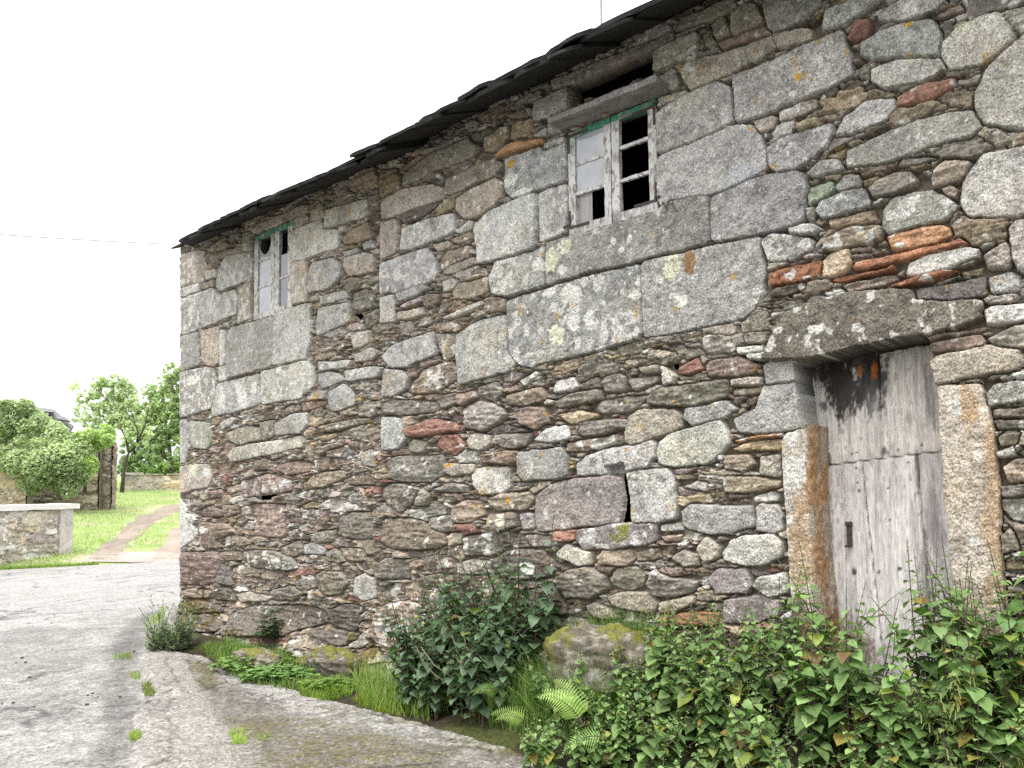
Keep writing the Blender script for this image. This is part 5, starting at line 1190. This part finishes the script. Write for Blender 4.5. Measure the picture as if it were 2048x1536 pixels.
tree('dark green hedge bush behind the distant field wall', 47, [(285, 970), (286, 945), (287, 930)], [[(287, 930), (300, 905)], [(287, 930), (275, 905)]],
     [(252, 935, 22, 5), (258, 905, 22, 5), (272, 885, 24, 5), (285, 925, 26, 6), (262, 928, 22, 5), (312, 880, 26, 4), (312, 932, 24, 6), (340, 935, 22, 5), (300, 900, 20, 4), (375, 930, 26, 5)], 12000, .14, ((.18, .28, .15), (.36, .48, .24)), 77, cat='bush', name='bush', tr=.1)
tree('low light green bush under the tree at the right of the hedge', 45.5, [(330, 968), (331, 950)], [[(331, 950), (336, 940)]], [(290, 945, 16, 3), (330, 940, 18, 4), (350, 938, 18, 4), (312, 946, 12, 2)], 3000, .14, ((.20, .32, .10), (.34, .46, .16)), 79, cat='bush', name='bush', tr=.06)
# ------------------------------------------------------------------ overhead cables
def cable(label, pts, r):
    mb = MB(); mb.tube(pts, r, 5); o = mb.build('overhead_cable', M['cable'], None, smooth=True); tag(o, label, 'cable')
def sag(p, q_, s, n=14): return [p + (q_ - p) * f - np.array([0, 0, s * 4 * f * (1 - f)]) for f in np.linspace(0, 1, n)]
cable('dark overhead cable running level to the roof corner of the house', sag(at_depth(-500, 428, 7.0), at_depth(352, 489, 9.35), .03), .0046)
cable('faint upper one of two overhead cables sloping behind the house', sag(at_depth(-400, 430, 24), at_depth(430, 550, 34), .25), .007)
cable('faint lower one of two overhead cables sloping behind the house', sag(at_depth(-400, 445, 24), at_depth(430, 572, 34), .3), .007)
# ------------------------------------------------------------------ broad-leaved plants along the wall
LW_T = [(0, .20), (.05, .42), (.14, .54), (.28, .59), (.44, .55), (.60, .44), (.75, .29), (.88, .13), (1.0, .0)]
def leaf_geo(V, Fs, C, o, d, side, nrm, L, col, rr, droop=.35, ser=.05):
    """heart-shaped toothed leaf with a folded midrib"""
    base = len(V); n = len(LW_T)
    for i, (t, w_) in enumerate(LW_T):
        c = o + d * (L * t) - Vector((0, 0, 1)) * (droop * L * t * t); ww = w_ * L * (1 + (ser if i % 2 else -ser)) * .95
        up = nrm * (ww * .16); back = d * (-.10 * L if i == 0 else 0)
        V += [c - side * ww + up + back, c, c + side * ww + up + back]; k = rr.uniform(.92, 1.08)
        tipc = (col[0] * 1.0, col[1], col[2]); C += [tuple(x * k for x in tipc)] * 3
    for i in range(n - 1):
        a = base + 3 * i; Fs += [(a, a + 1, a + 4, a + 3), (a + 1, a + 2, a + 5, a + 4)]
def plant_proto(seed, h, Lmax, inter, cols, lean=.12, yellow=.04, branch=0, tassel=False):
    rr = random.Random(seed); V = []; Fs = []; C = []; st = MB()
    def shoot(p0, hh, az, lean, Lm, start):
        n = max(4, int(hh / inter)); pts = []; bend = rr.uniform(.5, 1.0) * lean
        for k in range(n + 1):
            f = k / n; pts.append(p0 + Vector((math.cos(az) * bend * hh * f ** 1.6, math.sin(az) * bend * hh * f ** 1.6, hh * f * (1 - .1 * bend))))
        st.tube(pts, [.0042 * (1 - .75 * k / n) + .0006 for k in range(n + 1)], 5)
        ph = rr.uniform(0, 6.3)
        for k in range(n + 1):
            f = k / n
            if f < start: continue
            prof = (.62 + .55 * math.sin(math.pi * min(1, f * 1.05) ** .8)) * (1 - .78 * max(0, (f - .55) / .45) ** 1.1)
            for s in (0, 1):
                if f < .97 and rr.random() < .07: continue
                a = ph + k * math.pi / 2 + s * math.pi + rr.uniform(-.35, .35); L = Lm * prof * rr.uniform(.8, 1.15)
                out = Vector((math.cos(a), math.sin(a), 0)); el = rr.uniform(-.45, .25) + (.35 if f > .85 else 0)
                d = (out * math.cos(el) + Vector((0, 0, 1)) * math.sin(el)).normalized(); pet = pts[k] + (out * .9 + Vector((0, 0, .35))) * L * .32
                st.tube([pts[k], pet], [.0015, .001], 3, cap=False)
                side = d.cross(Vector((0, 0, 1))).normalized(); nrm = side.cross(d).normalized(); tw = rr.uniform(-.4, .4)
                side = side * math.cos(tw) + nrm * math.sin(tw); nrm = side.cross(d).normalized()
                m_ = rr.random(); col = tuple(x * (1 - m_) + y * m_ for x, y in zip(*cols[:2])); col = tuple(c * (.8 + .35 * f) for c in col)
                if rr.random() < yellow * (1.6 - f): col = (.24, .30, .06) if rr.random() < .75 else (.30, .24, .06)
                if tassel and f > .3:
                    for _ in range(2):
                        ta = rr.uniform(0, 6.3); tl = rr.uniform(.03, .06); tv = Vector((math.cos(ta), math.sin(ta), 0)); q0 = pts[k]; q1 = q0 + tv * tl * .6; q2 = q1 + tv * tl * .3 - Vector((0, 0, tl * .8)); b0 = len(V)
                        for qa, qb in ((q0, q1), (q1, q2)):
                            b0 = len(V); wv_ = Vector((-tv.y, tv.x, 0)) * .0035; V.extend([qa - wv_, qa + wv_, qb + wv_, qb - wv_]); Fs.append((b0, b0 + 1, b0 + 2, b0 + 3)); C.extend([(.30, .33, .12)] * 4)
                if rr.random() < .010: col = (.18, .12, .05)
                leaf_geo(V, Fs, C, pet, d, side, nrm, L, col, rr, rr.uniform(.15, .65))
        return pts
    pts = shoot(Vector((0, 0, 0)), h, rr.uniform(0, 6.3), lean, Lmax, .12)
    for b_ in range(branch):
        k = int(len(pts) * rr.uniform(.15, .5)); shoot(pts[k], h * rr.uniform(.3, .5), rr.uniform(0, 6.3), .7, Lmax * .75, .25)
    me = bpy.data.meshes.new('leaves'); me.from_pydata([tuple(v) for v in V], [], Fs); a = me.color_attributes.new('col', 'FLOAT_COLOR', 'POINT')
    c4 = np.ones((len(V), 4), np.float32); c4[:, :3] = C; a.data.foreach_set('color', c4.ravel()); me.polygons.foreach_set('use_smooth', [True] * len(me.polygons)); me.materials.append(M['leaf'])
    sm = bpy.data.meshes.new('stem'); sm.from_pydata(st.v, [], st.f); sm.polygons.foreach_set('use_smooth', [True] * len(sm.polygons)); sm.materials.append(M['stem'])
    return sm, me
def plant(name, protos, k, loc, rz, sc, tilt, label, cat, group):
    o = bpy.data.objects.new(name, None); o.empty_display_size = .1; link(o); o.location = loc; o.scale = (sc, sc, sc); o.rotation_euler = (tilt[0], tilt[1], rz); tag(o, label, cat, group)
    for nm, me in zip(('stem', 'leaves'), protos[k]):
        c = bpy.data.objects.new(nm, me); link(c); c.parent = o
    return o
DK = ((.070, .125, .068), (.140, .215, .112)); MD = ((.112, .20, .066), (.235, .35, .125)); LT = ((.07, .14, .03), (.14, .22, .05))
dark_p = [plant_proto(200 + i, 1.0, .068, .048, DK, .25, .015, 2) for i in range(6)]
mid_p = [plant_proto(230 + i, 1.0, .072, .050, MD, .14, .05, 2) for i in range(7)]
low_p = [plant_proto(260 + i, .55, .063, .034, MD, .3, .07, 4) for i in range(5)]
tas_p = [plant_proto(290 + i, 1.0, .058, .044, ((.10, .15, .05), (.20, .26, .09)), .15, .08, 1, True) for i in range(3)]
rr = random.Random(21)
for i in range(9):
    s = rr.uniform(8.15, 8.75); off = rr.uniform(.30, .75)
    plant('flowering_nettle', tas_p, i % 3, wp(s, off, float(zb(s, off)) - .03), rr.uniform(0, 6.3), rr.uniform(.62, .9), (rr.uniform(-.15, .15), rr.uniform(-.15, .15)), 'yellowish flowering nettle with drooping tassels at the right edge of the stand', 'nettle', 'flowering nettles at the right edge')
for i in range(16):
    s = rr.uniform(5.95, 6.75); off = rr.uniform(.36, .80)
    plant('figwort', low_p, i % 5, wp(s, off, float(zb(s, off)) - .03), rr.uniform(0, 6.3), rr.uniform(.45, .85), (rr.uniform(-.2, .2), rr.uniform(-.2, .2)), 'low heart-leaved plant half hiding the large boulder', 'plant', 'low plants in front of the large boulder')
# dark clump left of the boulder: a dome
n = 0
while n < 78:
    s = rr.uniform(4.60, 5.72); off = rr.uniform(.06, .62); c = (s - 5.2) / .8; hgt = (1.34 - .50 * abs(c) ** 1.6) * (1 - .30 * (off - .06)) * rr.uniform(.60, 1.05)
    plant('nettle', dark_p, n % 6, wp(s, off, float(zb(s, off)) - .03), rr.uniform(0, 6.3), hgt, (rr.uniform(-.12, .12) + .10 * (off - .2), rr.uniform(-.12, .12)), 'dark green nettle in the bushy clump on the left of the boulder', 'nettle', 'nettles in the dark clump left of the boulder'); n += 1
# paler stand in front of the door and up to the right edge
n = 0
while n < 150:
    s = rr.uniform(6.35, 9.9); off = rr.uniform(.05, .70); top = .44 + .52 * min(1, max(0, (s - 6.5) / 1.1)); hgt = top * rr.uniform(.62, 1.08) * (1.12 if s > 8.2 else 1)
    if 7.3 < s < 8.3 and off < .2: hgt *= .9
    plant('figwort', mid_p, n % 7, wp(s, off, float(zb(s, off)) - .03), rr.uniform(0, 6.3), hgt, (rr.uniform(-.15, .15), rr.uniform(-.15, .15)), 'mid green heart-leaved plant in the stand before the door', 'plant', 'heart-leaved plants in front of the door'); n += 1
n = 0
while n < 150:
    s = rr.uniform(6.15, 9.6); off = rr.uniform(.22, .95); hgt = rr.uniform(.6, 1.2) * (.75 if s < 6.6 else 1)
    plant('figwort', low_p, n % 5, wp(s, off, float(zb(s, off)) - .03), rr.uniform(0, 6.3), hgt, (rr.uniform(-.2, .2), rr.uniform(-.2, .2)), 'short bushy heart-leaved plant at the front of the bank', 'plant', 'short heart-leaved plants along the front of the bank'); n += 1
# ferns
def fern(loc, L, nfr, az0, spread, col, label, seed, elev=.75):
    rr = random.Random(seed); root = empty('fern', loc); tag(root, label, 'fern')
    for q in range(nfr):
        az = az0 + spread * ((q + .5) / nfr - .5) + rr.uniform(-.1, .1); Lf = L * rr.uniform(.75, 1.05); V = []; Fs = []; C = []; st = MB(); pts = []; n = 19
        for k in range(n + 1):
            f = k / n; e = elev - 1.25 * f ** 1.3
            p = (pts[-1] + Vector((math.cos(az) * math.cos(e), math.sin(az) * math.cos(e), math.sin(e))) * (Lf / n)) if pts else Vector((0, 0, 0)); pts.append(p)
        st.tube(pts, [.003 * (1 - .8 * k / n) + .0005 for k in range(n + 1)], 4)
        for k in range(3, n + 1):
            f = k / n; t = (pts[k] - pts[k - 1]).normalized(); sd = t.cross(Vector((N[0] * .8, N[1] * .8, .6))).normalized(); nr = sd.cross(t)
            pl = Lf * .36 * (1 - f + .04) ** .85 * min(1, .45 + f * 2.6)
            for s in (-1, 1):
                d = (sd * s + t * .45 - nr * .12).normalized(); m_ = 9; base = len(V); wv = t.cross(nr).cross(nr).normalized() if False else t
                for j in range(m_ + 1):
                    g = j / m_; c = pts[k] + d * pl * g - Vector((0, 0, 1)) * pl * .18 * g * g; ww = Lf / n * .33 * (1 - g ** 1.5) * (1.2 if j % 2 else .5)
                    V += [c - wv * ww, c + nr * ww * .2, c + wv * ww]; kk = rr.uniform(.85, 1.15); C += [tuple(x * kk for x in col)] * 3
                for j in range(m_): a = base + 3 * j; Fs += [(a, a + 1, a + 4, a + 3), (a + 1, a + 2, a + 5, a + 4)]
        me = MB(); me.v = [tuple(v) for v in V]; me.f = Fs; me.c = C
        fr = me.build('frond', M['leaf'], root, cols=True); st.build('stalk', M['stem'], fr)
    return root
fl = lambda x, y, q: wp(wall(x, y, q)[0], q, wall(x, y, q)[1])
azR = math.atan2(N[1], N[0])
fern(fl(1165, 1450, .80), .36, 5, azR - 1.35, 1.3, (.36, .52, .14), 'bright yellow-green fern arching out below the boulder', 301, 1.15)
fern(fl(1055, 1446, .74), .24, 2, azR - .9, .7, (.28, .42, .09), 'small yellowish fern under the dark nettle clump', 303, .7)
fern(fl(1215, 1475, .70), .30, 2, azR - .9, .5, (.22, .36, .10), 'fern drooping over the concrete edge at the bottom of the bank', 305, .25)
fern(fl(1005, 1385, .58), .26, 2, azR - .6, .8, (.16, .28, .06), 'little fern frond peeping out of the dark nettles', 307, .6)
# grey-green weed at the house corner
def corner_weed(loc):
    root = empty('wild_plant', loc); tag(root, 'bushy grey-green weed growing at the foot of the house corner', 'plant'); rr = random.Random(4); V = []; Fs = []; C = []; st = MB()
    for q in range(85):
        az = rr.uniform(0, 6.3); h = rr.uniform(.12, .46) * (1 if rr.random() < .92 else 1.3); ln = rr.uniform(.1, .6); p0 = Vector((rr.uniform(-.2, .2), rr.uniform(-.15, .15), 0)); n = 9
        pts = [p0 + Vector((math.cos(az) * ln * h * (k / n) ** 1.5, math.sin(az) * ln * h * (k / n) ** 1.5, h * k / n)) for k in range(n + 1)]; st.tube(pts, [.003 * (1 - .7 * k / n) for k in range(n + 1)], 4)
        for k in range(1, n + 1):
            for s in range(2):
                a = rr.uniform(0, 6.3); d = Vector((math.cos(a), math.sin(a), rr.uniform(.2, .9))).normalized(); sd = d.cross(Vector((0, 0, 1))).normalized(); L = rr.uniform(.045, .095) * (1.3 - .7 * k / n); g = rr.uniform(.8, 1.2)
                b_ = len(V); V += [pts[k], pts[k] + d * L * .5 - sd * L * .16, pts[k] + d * L, pts[k] + d * L * .5 + sd * L * .16]; Fs.append((b_, b_ + 1, b_ + 2, b_ + 3)); C += [(.30 * g, .38 * g, .25 * g)] * 4
    m_ = MB(); m_.v = [tuple(v) for v in V]; m_.f = Fs; m_.c = C; m_.build('leaves', M['leaf'], root, cols=True); st.build('stem', M['stem'], root)
corner_weed(ground(338, 1304) + np.array([0, 0, .02]))
# ivy-leaved creepers and clover-like weeds between the stones of the foot
def creeper(loc, n, r, h, col, label, seed, size=.03, name='creeper'):
    root = empty(name, loc); tag(root, label, 'weed'); rr = random.Random(seed); V = []; Fs = []; C = []; st = MB()
    for q in range(n):
        a = rr.uniform(0, 6.3); d = r * math.sqrt(rr.random()); p = Vector((math.cos(a) * d, math.sin(a) * d * .6, 0)); hh = h * rr.uniform(.2, 1) * (1.1 - d / r * .5)
        top = p + Vector((rr.uniform(-.03, .03), rr.uniform(-.03, .03), hh)); st.tube([p, top], [.0012, .0008], 3, cap=False)
        b_ = rr.uniform(0, 6.3); dr = Vector((math.cos(b_), math.sin(b_), rr.uniform(-.2, .3))).normalized(); sd = dr.cross(Vector((0, 0, 1))).normalized(); k = rr.uniform(.75, 1.25)
        leaf_geo(V, Fs, C, top, dr, sd, sd.cross(dr), size * rr.uniform(.6, 1.3), tuple(x * k for x in col), rr, .2, 0)
    m_ = MB(); m_.v = [tuple(v) for v in V]; m_.f = Fs; m_.c = C; m_.build('leaves', M['leaf'], root, cols=True); st.build('stem', M['stem'], root)
creeper(ground(560, 1362) + np.array([0, 0, .03]), 220, .30, .10, (.15, .26, .08), 'round-leaved weed clump on the edge of the concrete', 311, .055)
creeper(ground(500, 1345) + np.array([0, 0, .04]), 260, .35, .11, (.17, .29, .08), 'fresh green low weeds around the sunken mossy boulder', 313, .04)
creeper(wp(2.15, .12, .14), 160, .14, .34, (.04, .09, .035), 'dark trailing weed climbing the stones beside the mossy boulders', 315, .045)
creeper(ground(655, 1385) + np.array([0, 0, .03]), 200, .22, .09, (.20, .32, .08), 'bright low weeds below the moss-capped boulder', 317, .04)
creeper(wp(wall(1240, 1282, .16)[0], .16, wall(1240, 1282, .16)[1] - .02), 900, .30, .05, (.18, .32, .06), 'patch of tiny bright green leaves on top of the large boulder', 319, .022)
creeper(wp(5.75, .42, .12), 160, .22, .22, (.10, .19, .04), 'small green weeds in the dark gap beside the large boulder', 321, .05)

# pale dead stalks arching out of the dark clump
for k, path in enumerate(['832,1292 846,1326 870,1350 905,1372', '842,1294 868,1330 900,1352 935,1380', '905,1275 915,1305 940,1330 968,1352', '925,1262 932,1292 955,1318 985,1345']):
    P_ = []
    for i, p in enumerate(path.split()[::-1]):
        x, y = map(float, p.split(',')); q_ = .50 + .09 * i; s_, z_ = wall(x, y, q_); P_.append(wp(s_, q_, z_))
    mb = MB(); mb.tube(P_, [.0045, .004, .0032, .002], 5); tag(mb.build('dry_stalk', M['straw'], None, smooth=True), 'pale dead stalk arching out of the left side of the dark nettle clump', 'stalk', 'dead stalks in the dark nettle clump')
